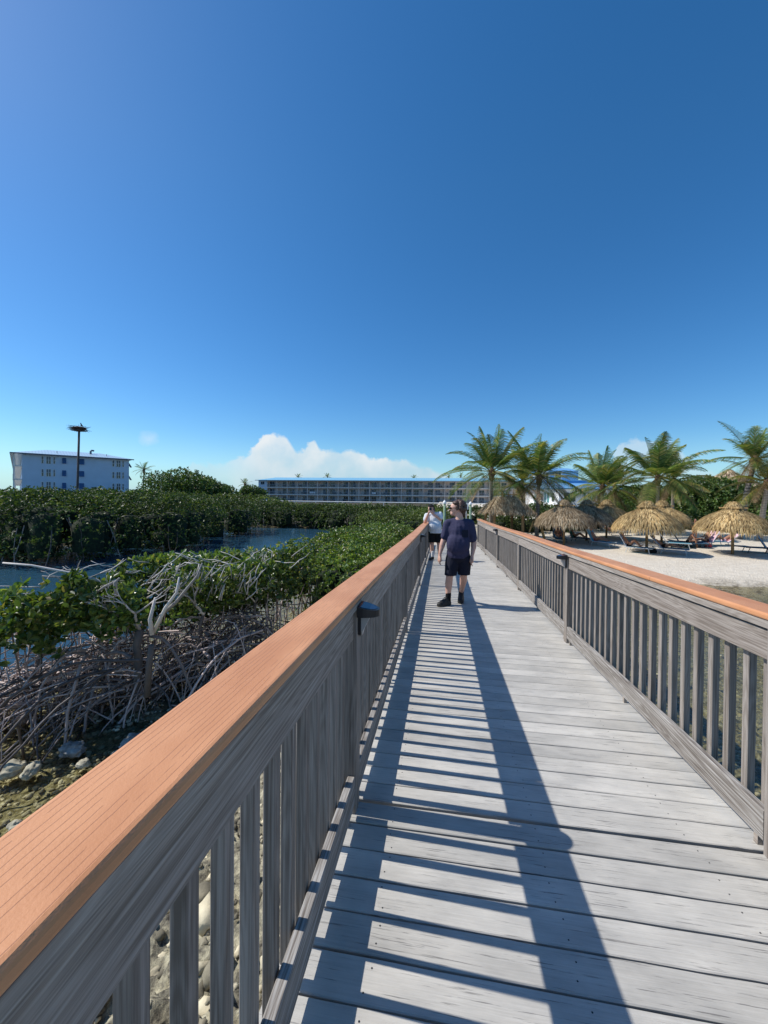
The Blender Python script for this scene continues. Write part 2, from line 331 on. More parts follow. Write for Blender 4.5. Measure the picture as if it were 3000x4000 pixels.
def leaf_mat(name, cols, rough=0.38, trans=0.25, spec=0.5):
    """cols: list of (pos, colour) over the random value of each leaf"""
    m, N, L = new_mat(name); o = N('ShaderNodeOutputMaterial'); b = N('ShaderNodeBsdfPrincipled'); t = N('ShaderNodeBsdfTranslucent'); mx = N('ShaderNodeMixShader')
    b.inputs['Roughness'].default_value = rough; b.inputs['Specular IOR Level'].default_value = spec
    g = N('ShaderNodeNewGeometry'); r = N('ShaderNodeValToRGB'); e = r.color_ramp.elements
    e[0].position = cols[0][0]; e[0].color = rgb(cols[0][1]); e[1].position = cols[-1][0]; e[1].color = rgb(cols[-1][1])
    for p, c in cols[1:-1]: q = e.new(p); q.color = rgb(c)
    L(g.outputs['Random Per Island'], r.inputs[0])
    tc = N('ShaderNodeTexCoord'); nz = N('ShaderNodeTexNoise'); nz.inputs['Scale'].default_value = 0.7; nz.inputs['Detail'].default_value = 3; L(tc.outputs['Object'], nz.inputs['Vector'])
    mr = N('ShaderNodeMapRange'); mr.inputs[1].default_value = 0.35; mr.inputs[2].default_value = 0.65; mr.inputs[3].default_value = 0.65; mr.inputs[4].default_value = 1.3; L(nz.outputs[0], mr.inputs[0])
    vm = N('ShaderNodeVectorMath'); vm.operation = 'SCALE'; L(r.outputs[0], vm.inputs[0]); L(mr.outputs[0], vm.inputs['Scale'])
    L(vm.outputs[0], b.inputs['Base Color'])
    v2 = N('ShaderNodeVectorMath'); v2.operation = 'MULTIPLY'; L(vm.outputs[0], v2.inputs[0]); v2.inputs[1].default_value = (1.5, 1.6, 0.6); L(v2.outputs[0], t.inputs[0])
    mx.inputs[0].default_value = trans; L(b.outputs[0], mx.inputs[1]); L(t.outputs[0], mx.inputs[2]); L(mx.outputs[0], o.inputs[0])
    return m
M_MANG = leaf_mat('mangrove_leaf', [(0, (0.04, 0.075, 0.018)), (0.4, (0.10, 0.165, 0.036)), (0.75, (0.18, 0.25, 0.055)), (0.93, (0.28, 0.32, 0.09)), (1, (0.36, 0.28, 0.10))], rough=0.36, spec=0.6, trans=0.30)
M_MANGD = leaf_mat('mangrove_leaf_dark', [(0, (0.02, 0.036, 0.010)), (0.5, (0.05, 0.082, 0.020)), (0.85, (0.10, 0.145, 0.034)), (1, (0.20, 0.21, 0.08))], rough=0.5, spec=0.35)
M_TREE = leaf_mat('sea_grape_leaf', [(0, (0.025, 0.055, 0.012)), (0.5, (0.06, 0.115, 0.022)), (0.85, (0.12, 0.18, 0.035)), (1, (0.18, 0.17, 0.05))], rough=0.5)
M_SCRUB = leaf_mat('scrub_leaf', [(0, (0.05, 0.08, 0.02)), (0.5, (0.10, 0.15, 0.03)), (1, (0.20, 0.22, 0.06))], rough=0.5)
M_PALM = leaf_mat('palm_leaflet', [(0, (0.045, 0.09, 0.024)), (0.5, (0.11, 0.18, 0.045)), (0.85, (0.22, 0.25, 0.07)), (1, (0.40, 0.28, 0.10))], rough=0.5, trans=0.28, spec=0.25)
M_PALMY = leaf_mat('palm_leaflet_yellow', [(0, (0.08, 0.10, 0.02)), (0.5, (0.17, 0.17, 0.03)), (0.85, (0.28, 0.22, 0.05)), (1, (0.32, 0.20, 0.07))], rough=0.42, trans=0.3)
M_PALMB = leaf_mat('palm_leaflet_dry', [(0, (0.10, 0.06, 0.03)), (0.6, (0.22, 0.14, 0.07)), (1, (0.36, 0.26, 0.14))], rough=0.7, trans=0.15)
M_THATCH = leaf_mat('thatch_straw', [(0, (0.12, 0.075, 0.035)), (0.2, (0.34, 0.215, 0.09)), (0.6, (0.58, 0.40, 0.18)), (1, (0.80, 0.61, 0.32))], rough=0.75, trans=0.1, spec=0.2)
M_THATCHG = leaf_mat('thatch_grey', [(0, (0.13, 0.088, 0.05)), (0.3, (0.29, 0.20, 0.115)), (0.7, (0.46, 0.345, 0.21)), (1, (0.64, 0.52, 0.36))], rough=0.8, trans=0.05, spec=0.2)
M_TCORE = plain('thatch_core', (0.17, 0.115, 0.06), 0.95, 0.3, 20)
M_BARK = plain('mangrove_bark', (0.13, 0.105, 0.09), 0.85, 0.35, 14, bump=0.6, island=True)
M_ROOT = plain('mangrove_root', (0.34, 0.265, 0.235), 0.6, 0.75, 9, bump=0.5, island=True)
M_DEAD = plain('bleached_wood', (0.50, 0.455, 0.41), 0.8, 0.35, 11, bump=0.6, island=True)
M_TRUNKT = plain('tree_trunk', (0.16, 0.12, 0.09), 0.9, 0.3, 6, bump=0.5)
M_SKIN = plain('skin', (0.62, 0.36, 0.27), 0.5, 0.08, 6, spec=0.4)
M_SKINT = plain('tanned_skin', (0.40, 0.19, 0.11), 0.45, 0.08, 6, spec=0.4)
M_NAVY = plain('navy_cotton', (0.042, 0.040, 0.082), 0.9, 0.12, 40, bump=0.3, spec=0.3)
M_NAVY2 = plain('dark_shorts_cloth', (0.012, 0.014, 0.028), 0.9, 0.12, 40, bump=0.3, spec=0.3)
M_BLACK = plain('black_cloth', (0.008, 0.008, 0.009), 0.9, 0.15, 40, spec=0.3)
M_WHITE = plain('white_cotton', (0.66, 0.68, 0.71), 0.85, 0.05, 30, bump=0.2)
M_SOCKW = plain('white_sock', (0.75, 0.75, 0.75), 0.9, 0.03, 30)
M_SHOE = plain('black_leather_shoe', (0.014, 0.014, 0.013), 0.6, 0.2, 30, bump=0.3)
M_SOLE = plain('pale_sole', (0.35, 0.34, 0.33), 0.7, 0.1, 30)
M_HAIR = plain('brown_grey_hair', (0.075, 0.036, 0.022), 0.5, 0.7, 45, bump=1.0)
M_HAIRD = plain('dark_hair', (0.02, 0.014, 0.011), 0.6, 0.4, 45, bump=0.8)
M_GLASSD = plain('dark_lens', (0.006, 0.006, 0.008), 0.12, 0.1, 10)
M_PHONE = plain('phone_black', (0.006, 0.006, 0.007), 0.2, 0.1, 10)
M_LAMPB = plain('black_lamp_plastic', (0.012, 0.013, 0.016), 0.38, 0.15, 25, spec=0.5)
M_LAMPG = plain('lamp_grey_plate', (0.42, 0.41, 0.39), 0.35, 0.08, 25)
M_PANEL = plain('solar_panel', (0.008, 0.014, 0.045), 0.12, 0.2, 60)
M_WHITEW = plain('bright_white_paint', (0.84, 0.84, 0.83), 0.7, 0.03, 0.8)
M_STUCCO = plain('pale_stucco', (0.50, 0.61, 0.74), 0.9, 0.05, 0.6)
M_BEIGE = plain('beige_stucco', (0.62, 0.53, 0.48), 0.9, 0.07, 0.3)
M_TRIM = plain('white_trim', (0.72, 0.72, 0.70), 0.7, 0.05, 1.0)
M_TRIMB = plain('cream_slab_edge', (0.70, 0.66, 0.61), 0.8, 0.06, 1.0)
M_GLASS = plain('window_glass', (0.018, 0.024, 0.032), 0.15, 0.3, 0.5, spec=0.8)
M_BLIND = plain('pale_blind', (0.10, 0.13, 0.17), 0.4, 0.2, 1.0)
M_SHUT = plain('blue_shutter', (0.03, 0.09, 0.22), 0.6, 0.15, 3)
M_SHUTG = plain('green_shutter', (0.10, 0.24, 0.24), 0.6, 0.15, 3)
M_RAILG = plain('balcony_rail', (0.42, 0.43, 0.44), 0.5, 0.1, 3)
M_BARKP = None
def roof_mat(name, col, scale, axis=0):
    m, N, L = new_mat(name); b, o = bsdf_out(N, L); b.inputs['Roughness'].default_value = 0.35; b.inputs['Metallic'].default_value = 0.25
    tc = N('ShaderNodeTexCoord'); sx = N('ShaderNodeSeparateXYZ'); L(tc.outputs['Object'], sx.inputs[0])
    f = N('ShaderNodeMath'); f.operation = 'MULTIPLY'; L(sx.outputs[axis], f.inputs[0]); f.inputs[1].default_value = scale
    fr = N('ShaderNodeMath'); fr.operation = 'FRACT'; L(f.outputs[0], fr.inputs[0])
    r = N('ShaderNodeValToRGB'); e = r.color_ramp.elements; e[0].position = 0.0; e[0].color = rgb([c*0.6 for c in col]); e[1].position = 0.12; e[1].color = rgb(col); L(fr.outputs[0], r.inputs[0])
    L(r.outputs[0], b.inputs['Base Color'])
    bp = N('ShaderNodeBump'); bp.inputs['Distance'].default_value = 0.03; bp.inputs['Strength'].default_value = 0.4; L(fr.outputs[0], bp.inputs['Height']); L(bp.outputs[0], b.inputs['Normal'])
    return m
M_ROOFA = roof_mat('aqua_metal_roof', (0.30, 0.60, 0.74), 1.6)
M_ROOFP = roof_mat('pale_blue_metal_roof', (0.50, 0.64, 0.72), 1.8)
M_ROOFB = roof_mat('bright_blue_metal_roof', (0.26, 0.55, 0.86), 2.2)
M_FASC = plain('blue_fascia', (0.04, 0.20, 0.33), 0.5, 0.1, 3)
M_FASCD = plain('dark_fascia', (0.05, 0.09, 0.14), 0.5, 0.1, 3)
def palm_bark(name, ca, cb, rings=16.0):
    m, N, L = new_mat(name); b, o = bsdf_out(N, L); b.inputs['Roughness'].default_value = 0.9
    tc = N('ShaderNodeTexCoord'); sx = N('ShaderNodeSeparateXYZ'); L(tc.outputs['Object'], sx.inputs[0])
    nz = N('ShaderNodeTexNoise'); nz.inputs['Scale'].default_value = 9; nz.inputs['Detail'].default_value = 4; L(tc.outputs['Object'], nz.inputs['Vector'])
    a = N('ShaderNodeMath'); a.operation = 'MULTIPLY_ADD'; L(nz.outputs[0], a.inputs[0]); a.inputs[1].default_value = 0.06; L(sx.outputs[2], a.inputs[2])
    f = N('ShaderNodeMath'); f.operation = 'MULTIPLY'; L(a.outputs[0], f.inputs[0]); f.inputs[1].default_value = rings
    fr = N('ShaderNodeMath'); fr.operation = 'FRACT'; L(f.outputs[0], fr.inputs[0])
    r = N('ShaderNodeValToRGB'); e = r.color_ramp.elements; e[0].position = 0.15; e[0].color = rgb(ca); e[1].position = 0.45; e[1].color = rgb(cb); L(fr.outputs[0], r.inputs[0])
    L(r.outputs[0], b.inputs['Base Color'])
    bp = N('ShaderNodeBump'); bp.inputs['Distance'].default_value = 0.02; L(fr.outputs[0], bp.inputs['Height']); L(bp.outputs[0], b.inputs['Normal'])
    return m
M_PBARK = palm_bark('palm_bark', (0.16, 0.12, 0.09), (0.36, 0.31, 0.26), 9.0)
M_PBAND = palm_bark('palm_bark_banded', (0.05, 0.045, 0.045), (0.30, 0.27, 0.25), 4.6)
M_PSHEATH = plain('palm_boot', (0.13, 0.075, 0.04), 0.9, 0.5, 20, bump=0.8)
M_TIM = wood('umbrella_timber', 'z', (0.12, 0.07, 0.03), (0.26, 0.16, 0.07), (0.38, 0.25, 0.12))
M_TIMY = plain('golden_timber', (0.42, 0.27, 0.11), 0.8, 0.2, 12)
M_POST = plain('green_post', (0.22, 0.31, 0.20), 0.8, 0.2, 7, bump=0.3)
M_CAPW = plain('white_post_cap', (0.78, 0.78, 0.76), 0.5, 0.04, 7)
M_POLE = plain('tarred_pole', (0.085, 0.07, 0.065), 0.9, 0.3, 5)
M_NEST = plain('nest_sticks', (0.07, 0.045, 0.035), 0.9, 0.4, 12, island=True)
M_BIRD = plain('dark_feathers', (0.03, 0.025, 0.022), 0.8, 0.4, 30)
M_BLUEF = plain('turquoise_sling', (0.06, 0.28, 0.38), 0.7, 0.1, 12)
M_BLUED = plain('teal_sling_dark', (0.03, 0.12, 0.20), 0.7, 0.1, 12)
M_PINK = plain('pink_towel', (0.78, 0.50, 0.58), 0.9, 0.08, 12)
M_GREENT = plain('green_towel', (0.03, 0.14, 0.12), 0.9, 0.12, 12)
M_FRAME = plain('pale_metal_frame', (0.50, 0.52, 0.53), 0.4, 0.1, 12)
M_FRAMED = plain('dark_metal_frame', (0.04, 0.045, 0.055), 0.5, 0.1, 12)
M_RED = plain('red_cloth', (0.45, 0.05, 0.05), 0.8, 0.1, 12)
def stripe_mat():
    m, N, L = new_mat('striped_towel'); b, o = bsdf_out(N, L); b.inputs['Roughness'].default_value = 0.9
    tc = N('ShaderNodeTexCoord'); sx = N('ShaderNodeSeparateXYZ'); L(tc.outputs['Object'], sx.inputs[0])
    f = N('ShaderNodeMath'); f.operation = 'MULTIPLY'; L(sx.outputs[1], f.inputs[0]); f.inputs[1].default_value = 9.0
    fr = N('ShaderNodeMath'); fr.operation = 'FRACT'; L(f.outputs[0], fr.inputs[0])
    r = N('ShaderNodeValToRGB'); r.color_ramp.interpolation = 'CONSTANT'; e = r.color_ramp.elements
    e[0].position = 0; e[0].color = rgb((0.02, 0.035, 0.12)); e[1].position = 0.5; e[1].color = rgb((0.55, 0.60, 0.68)); L(fr.outputs[0], r.inputs[0]); L(r.outputs[0], b.inputs['Base Color'])
    return m
M_STRIPE = stripe_mat()
M_ROCK = plain('limestone', (0.40, 0.36, 0.26), 0.95, 0.5, 13, bump=1.2)
M_ROCKG = plain('grey_limestone', (0.25, 0.245, 0.225), 0.95, 0.55, 17, bump=1.2)

# ------------------------------------------------------------------ ground and water
WATER = -3.2
def smst(a, b, x): t = np.clip((x-a)/(b-a), 0, 1); return t*t*(3-2*t)
def axis_coords(segs):
    out = [segs[0][0]]
    for a, b, st in segs: n = max(1, int(round((b-a)/st))); out += list(np.linspace(a, b, n+1)[1:])
    return np.array(out)
def vnoise(X, Y, sc, seed=0, oct=4):
    """cheap tiled value noise, vectorised"""
    r = np.random.default_rng(seed); T = r.random((64, 64)); out = np.zeros_like(X); amp = 1.0; tot = 0
    for o in range(oct):
        x = X*sc*2**o + 17.3*o; y = Y*sc*2**o + 9.1*o; xi = np.floor(x).astype(int); yi = np.floor(y).astype(int); fx = x-xi; fy = y-yi
        fx = fx*fx*(3-2*fx); fy = fy*fy*(3-2*fy)
        g = lambda i, j: T[i % 64, j % 64]
        out += amp*(g(xi, yi)*(1-fx)*(1-fy)+g(xi+1, yi)*fx*(1-fy)+g(xi, yi+1)*(1-fx)*fy+g(xi+1, yi+1)*fx*fy); tot += amp; amp *= 0.5
    return out/tot
def shore_y(x): return 14.6 - 0.06*(x-8) + 0.0*x
def masks(X, Y):
    n1 = vnoise(X, Y, 0.5, 3)
    sh = shore_y(X) + 1.2*(n1-0.5)
    beach = smst(-0.6, 2.2, Y-sh)*smst(0.5, 4.0, X)
    path = smst(14.5, 17.0, Y)*(1-smst(3, 7, X))*smst(-1.8, -0.8, X)
    land = np.maximum(smst(33, 36, Y), smst(19.5, 23, -X)*smst(9, 15, Y))
    land = np.maximum(land, smst(15.5, 20, Y)*smst(-8, -4, X))
    return beach, path, land
def ground_z(X, Y):
    X = np.asarray(X, float); Y = np.asarray(Y, float)
    beach, path, land = masks(X, Y)
    n = vnoise(X, Y, 1.3, 5); nf = vnoise(X, Y, 7.0, 6, 3)
    bank = -2.72 - 0.5*smst(0.4, 3.6, np.abs(X+0.0)) + 0.0
    right = np.where(X > 0.5, -2.9-0.5*smst(0.8, 2.6, X), bank)
    lb = np.where(X < -3.4, -3.24-0.10*smst(3.4, 5.5, -X)-0.9*smst(6.0, 10.0, -X), right)
    z = lb + 0.16*(n-0.5) + 0.24*(np.abs(nf-0.5)*1.6-.15)*smst(-4.2, -2.5, X) + 0.10*(nf-0.5)*smst(-7, -3, X)
    sandz = -3.2 + 0.20*smst(-0.3, 4.5, Y-shore_y(X)) + 0.012*np.clip(Y-19, 0, 30) + 0.05*(n-0.5)+0.03*(nf-0.5)
    z = z*(1-beach) + sandz*beach
    z = z*(1-path) + (-2.3)*path
    shade_mound = np.exp(-(((X+4.3)/1.3)**2+((Y-5.6)/1.0)**2)); z = z+0.16*shade_mound+0.25*shade_mound*(n-0.5)
    lz = -2.95 + 0.1*(n-0.5)
    z = z*(1-land*(1-beach)*(1-path)) + lz*land*(1-beach)*(1-path)
    return z
def build_ground():
    xs = axis_coords([(-4000, -400, 900), (-400, -60, 34), (-60, -14, 2.0), (-14, -6.5, 0.25), (-6.5, 5.0, 0.07), (5.0, 16, 0.22), (16, 40, 1.2), (40, 400, 30), (400, 4000, 900)])
    ys = axis_coords([(-3000, -60, 700), (-60, -4, 7), (-4, 0.0, 0.4), (0.0, 9.0, 0.07), (9.0, 30, 0.22), (30, 60, 1.5), (60, 400, 20), (400, 6000, 900)])
    X, Y = np.meshgrid(xs, ys); Z = ground_z(X, Y); nx, ny = len(xs), len(ys)
    idx = np.arange(nx*ny).reshape(ny, nx)
    Q = np.stack([idx[:-1, :-1], idx[:-1, 1:], idx[1:, 1:], idx[1:, :-1]], -1).reshape(-1, 4)
    m, N, L = new_mat('ground'); b, o = bsdf_out(N, L); b.inputs['Roughness'].default_value = 0.95; b.inputs['Specular IOR Level'].default_value = 0.2
    at = N('ShaderNodeAttribute'); at.attribute_name = 'mask'; sp = N('ShaderNodeSeparateColor'); L(at.outputs['Color'], sp.inputs[0])
    tc = N('ShaderNodeTexCoord')
    def nz(sc, det=6, rough=0.6):
        n = N('ShaderNodeTexNoise'); n.inputs['Scale'].default_value = sc; n.inputs['Detail'].default_value = det; n.inputs['Roughness'].default_value = rough; L(tc.outputs['Object'], n.inputs['Vector']); return n.outputs[0]
    def ramp(src, st):
        r = N('ShaderNodeValToRGB'); e = r.color_ramp.elements; e[0].position = st[0][0]; e[0].color = rgb(st[0][1]); e[1].position = st[-1][0]; e[1].color = rgb(st[-1][1])
        for p, c in st[1:-1]: q = e.new(p); q.color = rgb(c)
        L(src, r.inputs[0]); return r.outputs[0]
    def mix(f, a, c):
        x = N('ShaderNodeMix'); x.data_type = 'RGBA'; L(f, x.inputs[0]); L(a, x.inputs[6]); L(c, x.inputs[7]); return x.outputs[2]
    vo = N('ShaderNodeTexVoronoi'); vo.inputs['Scale'].default_value = 14; L(tc.outputs['Object'], vo.inputs['Vector'])
    algae = ramp(nz(16, 8, 0.7), [(0.32, (0.055, 0.045, 0.022)), (0.46, (0.20, 0.165, 0.08)), (0.57, (0.36, 0.31, 0.17)), (0.7, (0.62, 0.56, 0.38))])
    rock = ramp(nz(11, 8, 0.75), [(0.34, (0.04, 0.035, 0.03)), (0.46, (0.20, 0.18, 0.13)), (0.58, (0.42, 0.38, 0.26)), (0.72, (0.66, 0.61, 0.45))])
    sand = ramp(nz(3.5, 8), [(0.3, (0.58, 0.50, 0.39)), (0.7, (0.71, 0.63, 0.51))])
    weed = ramp(nz(6, 8, 0.7), [(0.40, (0.05, 0.035, 0.02)), (0.52, (0.30, 0.25, 0.18)), (0.62, (0.50, 0.45, 0.36))])
    soil = ramp(nz(2.0, 6), [(0.3, (0.035, 0.03, 0.02)), (0.7, (0.10, 0.09, 0.055))])
    c = mix(sp.outputs[0], algae, rock); c = mix(sp.outputs[1], c, soil); c = mix(sp.outputs[2], c, sand); 
    at2 = N('ShaderNodeAttribute'); at2.attribute_name = 'wrack'; c = mix(at2.outputs['Fac'], c, weed)
    L(c, b.inputs['Base Color'])
    hh = N('ShaderNodeMath'); hh.operation = 'ADD'; L(nz(22, 6, 0.7), hh.inputs[0]); L(vo.outputs[0], hh.inputs[1])
    bp = N('ShaderNodeBump'); bp.inputs['Distance'].default_value = 0.03; bp.inputs['Strength'].default_value = 0.8; L(hh.outputs[0], bp.inputs['Height']); L(bp.outputs[0], b.inputs['Normal'])
    g = np_mesh('ground', np.stack([X, Y, Z], -1).reshape(-1, 3), Q, m, smooth=True)
    beach, path, land = masks(X, Y)
    rockm = smst(-4.2, -3.2, X + 0.8*(vnoise(X, Y, 1.1, 9)-0.5))*(1-smst(1.6, 3.0, X))
    wr = smst(-1.6, -0.4, Y-shore_y(X))*(1-smst(0.9, 2.6, Y-shore_y(X)))*smst(4, 6, X)*smst(0.30, 0.5, vnoise(X, Y, 1.6, 12)*.7+.3*vnoise(X, Y, 6, 13))
    sandm = np.maximum(beach, path*0.8); shade_mound = np.clip(1.5*np.exp(-(((X+4.4)/1.5)**2+((Y-5.9)/1.2)**2)), 0, 1)*.9; rockm = rockm*(1-shade_mound)  # dark soil mound added to paint the shade beneath the root tangle
    A = np.stack([rockm, np.maximum(land*(1-beach), shade_mound), sandm, np.ones_like(X)], -1).reshape(-1, 4).astype(np.float32)
    ca = g.data.color_attributes.new('mask', 'FLOAT_COLOR', 'POINT'); ca.data.foreach_set('color', A.ravel())
    wa = g.data.attributes.new('wrack', 'FLOAT', 'POINT'); wa.data.foreach_set('value', np.maximum(wr, 0).astype(np.float32).ravel())
    tag(g, 'sandy beach, rocky bank and shallow seabed', None, None, 'structure'); 
    # water: one sheet, clear and rippled
    m, N, L = new_mat('water'); o = N('ShaderNodeOutputMaterial'); gl = N('ShaderNodeBsdfGlossy'); gl.inputs['Roughness'].default_value = 0.03
    tr = N('ShaderNodeBsdfTransparent'); tr.inputs[0].default_value = (0.86, 0.88, 0.80, 1)
    deep = N('ShaderNodeBsdfDiffuse')
    fz = N('ShaderNodeFresnel'); fz.inputs[0].default_value = 1.33
    mx = N('ShaderNodeMixShader'); md = N('ShaderNodeMixShader')
    tc = N('ShaderNodeTexCoord'); mp = N('ShaderNodeMapping'); mp.inputs['Scale'].default_value = (1.0, 1.7, 1.0); mp.inputs['Rotation'].default_value = (0, 0, 0.35); L(tc.outputs['Object'], mp.inputs['Vector'])
    n1 = N('ShaderNodeTexNoise'); n1.inputs['Scale'].default_value = 2.6; n1.inputs['Detail'].default_value = 4; L(mp.outputs[0], n1.inputs['Vector'])
    n2 = N('ShaderNodeTexNoise'); n2.inputs['Scale'].default_value = 9; n2.inputs['Detail'].default_value = 3; L(mp.outputs[0], n2.inputs['Vector'])
    ad = N('ShaderNodeMath'); ad.operation = 'MULTIPLY_ADD'; L(n2.outputs[0], ad.inputs[0]); ad.inputs[1].default_value = 0.35; L(n1.outputs[0], ad.inputs[2])
    bp = N('ShaderNodeBump'); bp.inputs['Distance'].default_value = 0.06; bp.inputs['Strength'].default_value = 0.5; L(ad.outputs[0], bp.inputs['Height'])
    L(bp.outputs[0], gl.inputs['Normal']); L(bp.outputs[0], fz.inputs['Normal'])
    # suspended matter: deeper water turns opaque blue green (attribute painted from depth)
    aw = N('ShaderNodeAttribute'); aw.attribute_name = 'depth'
    deep.inputs[0].default_value = (0.028, 0.085, 0.135, 1)
    L(aw.outputs['Fac'], md.inputs[0]); L(tr.outputs[0], md.inputs[1]); L(deep.outputs[0], md.inputs[2])
    L(fz.outputs[0], mx.inputs[0]); L(md.outputs[0], mx.inputs[1]); L(gl.outputs[0], mx.inputs[2]); L(mx.outputs[0], o.inputs[0])
    xs = axis_coords([(-900, -60, 120), (-60, -30, 5), (-30, 30, 0.75), (30, 900, 145)]); ys = axis_coords([(-900, -20, 110), (-20, 40, 0.75), (40, 900, 172)])
    X, Y = np.meshgrid(xs, ys); nx, ny = len(xs), len(ys); idx = np.arange(nx*ny).reshape(ny, nx)
    Q = np.stack([idx[:-1, :-1], idx[:-1, 1:], idx[1:, 1:], idx[1:, :-1]], -1).reshape(-1, 4)
    w = np_mesh('water', np.stack([X, Y, np.full_like(X, WATER)], -1).reshape(-1, 3), Q, m)
    dp = np.clip((WATER-ground_z(X, Y)-0.12)/0.7, 0, 0.93)
    wa = w.data.attributes.new('depth', 'FLOAT', 'POINT'); wa.data.foreach_set('value', dp.astype(np.float32).ravel())
    tag(w, None, None, None, 'structure')
build_ground()

# ------------------------------------------------------------------ boardwalk
SP, S0 = 2.86, 1.905
POSTS = [S0+SP*k for k in range(-1, 6)]
_dk = np.array([(-4, -1.40), (1.95, -1.60), (4.81, -1.706), (7.72, -1.785), (10.52, -1.885), (13.46, -1.988), (16.4, -2.085), (20, -2.2)])
def deck_z(y): return float(np.interp(y, _dk[:, 0], _dk[:, 1]))
_cl = np.array([(-4, -0.30), (-0.95, -0.405), (1.91, -0.497), (4.77, -0.612), (7.6, -0.715), (10.5, -0.79), (13.3, -0.895), (16.4, -1.0)])
_cr = np.array([(-4, -0.31), (-0.95, -0.41), (1.97, -0.512), (4.87, -0.628), (7.69, -0.705), (10.56, -0.812), (13.5, -0.893), (16.4, -0.955)])
def cap_z(y, side):
    t = _cl if side < 0 else _cr
    ys = [y-0.5, y, y+0.5]; return float(sum(np.interp(q, t[:, 0], t[:, 1]) for q in ys)/3)
def build_boardwalk():
    root = empty('boardwalk', (0.5, 1.0, deck_z(1.0)), 0, 'long straight boardwalk of pale grey painted planks running from the foreground to the beach', 'boardwalk')
    R0 = Vector(root.location); pitch = 0.134
    n0 = int(-1.6/pitch); planks = []
    y = 1.955
    ys = []
    yy = 1.955
    while yy > -1.7: yy -= pitch; ys.append((yy, yy+pitch-0.007))
    yy = 1.972
    while yy < 16.5:
        w = pitch; ys.append((yy, yy+w-0.006)); yy += w
    ys.sort(); vis = [i for i, q in enumerate(ys) if q[0] > 0.75][:100]
    rest = MB()
    for i, (a, b) in enumerate(ys):
        cm = (a+b)/2; dz = random.uniform(-0.0015, 0.0015) + (0.004 if abs(a-1.821) < 0.02 else 0)
        x0 = -0.53 + random.uniform(-0.01, 0.01); x1 = 1.56 + random.uniform(-0.01, 0.01)
        t = (deck_z(b)-deck_z(a))/(b-a); cz = deck_z(cm)+dz
        n = 12
        P = []; c = 0.0035
        # slightly ragged plank edges
        for k in range(n+1):
            x = x0+(x1-x0)*k/n; e0 = a-cm+random.uniform(-0.0016, 0.0016); e1 = b-cm+random.uniform(-0.0016, 0.0016)
            P += [(x, e0, -0.038+t*e0), (x, e0, -c+t*e0), (x, e0+c, t*e0), (x, e1-c, t*e1), (x, e1, -c+t*e1), (x, e1, -0.038+t*e1)]
        Fs = [(0, 1, 2, 3, 4, 5), tuple(reversed(range(6*n, 6*n+6)))]
        for k in range(n): Fs += [(6*k+j, 6*k+6+j, 6*k+6+(j+1) % 6, 6*k+(j+1) % 6) for j in range(6)]
        mb = MB() if i in vis else rest; off = (0, 0, 0) if i in vis else Vector((0, cm, cz)) - R0
        mb.add([Vector(p)+Vector(off) for p in P], Fs)
        if i in vis:
            mb.m = 1
            for xj in (-0.22, 0.46, 1.16):
                for e in (-0.035, 0.035):
                    xx = xj+random.uniform(-0.012, 0.012); ee = e+random.uniform(-0.008, 0.008)
                    mb.add([(xx+0.0032*cos(q*pi/3), ee+0.0032*sin(q*pi/3), t*ee+0.0006) for q in range(6)], [tuple(range(6))])
            mb.build('deck_plank', [M_DECK, M_LAMPB], root, loc=Vector((0, cm, cz))-R0)
    o = rest.build('deck_plank', [M_DECK], root); o['kind'] = 'stuff'
    for x in (-0.44, 0.48, 1.42):
        mb = MB(); path = [(q-R0.y, deck_z(q)-R0.z) for q in np.arange(-1.8, 16.6, 1.0)]; mb.sweep(path, x-0.02-R0.x, x+0.02-R0.x, -0.24, -0.0405)
        mb.build('joist', M_WY, root)
    for q in POSTS:
        for x in (-0.45, 1.48):
            mb = MB(); mb.cbox(-0.06, 0.06, -0.06, 0.06, -1.7, -0.245, axis='z'); mb.build('pile', M_WZ, root, loc=Vector((x, q, deck_z(q)))-R0)
build_boardwalk()

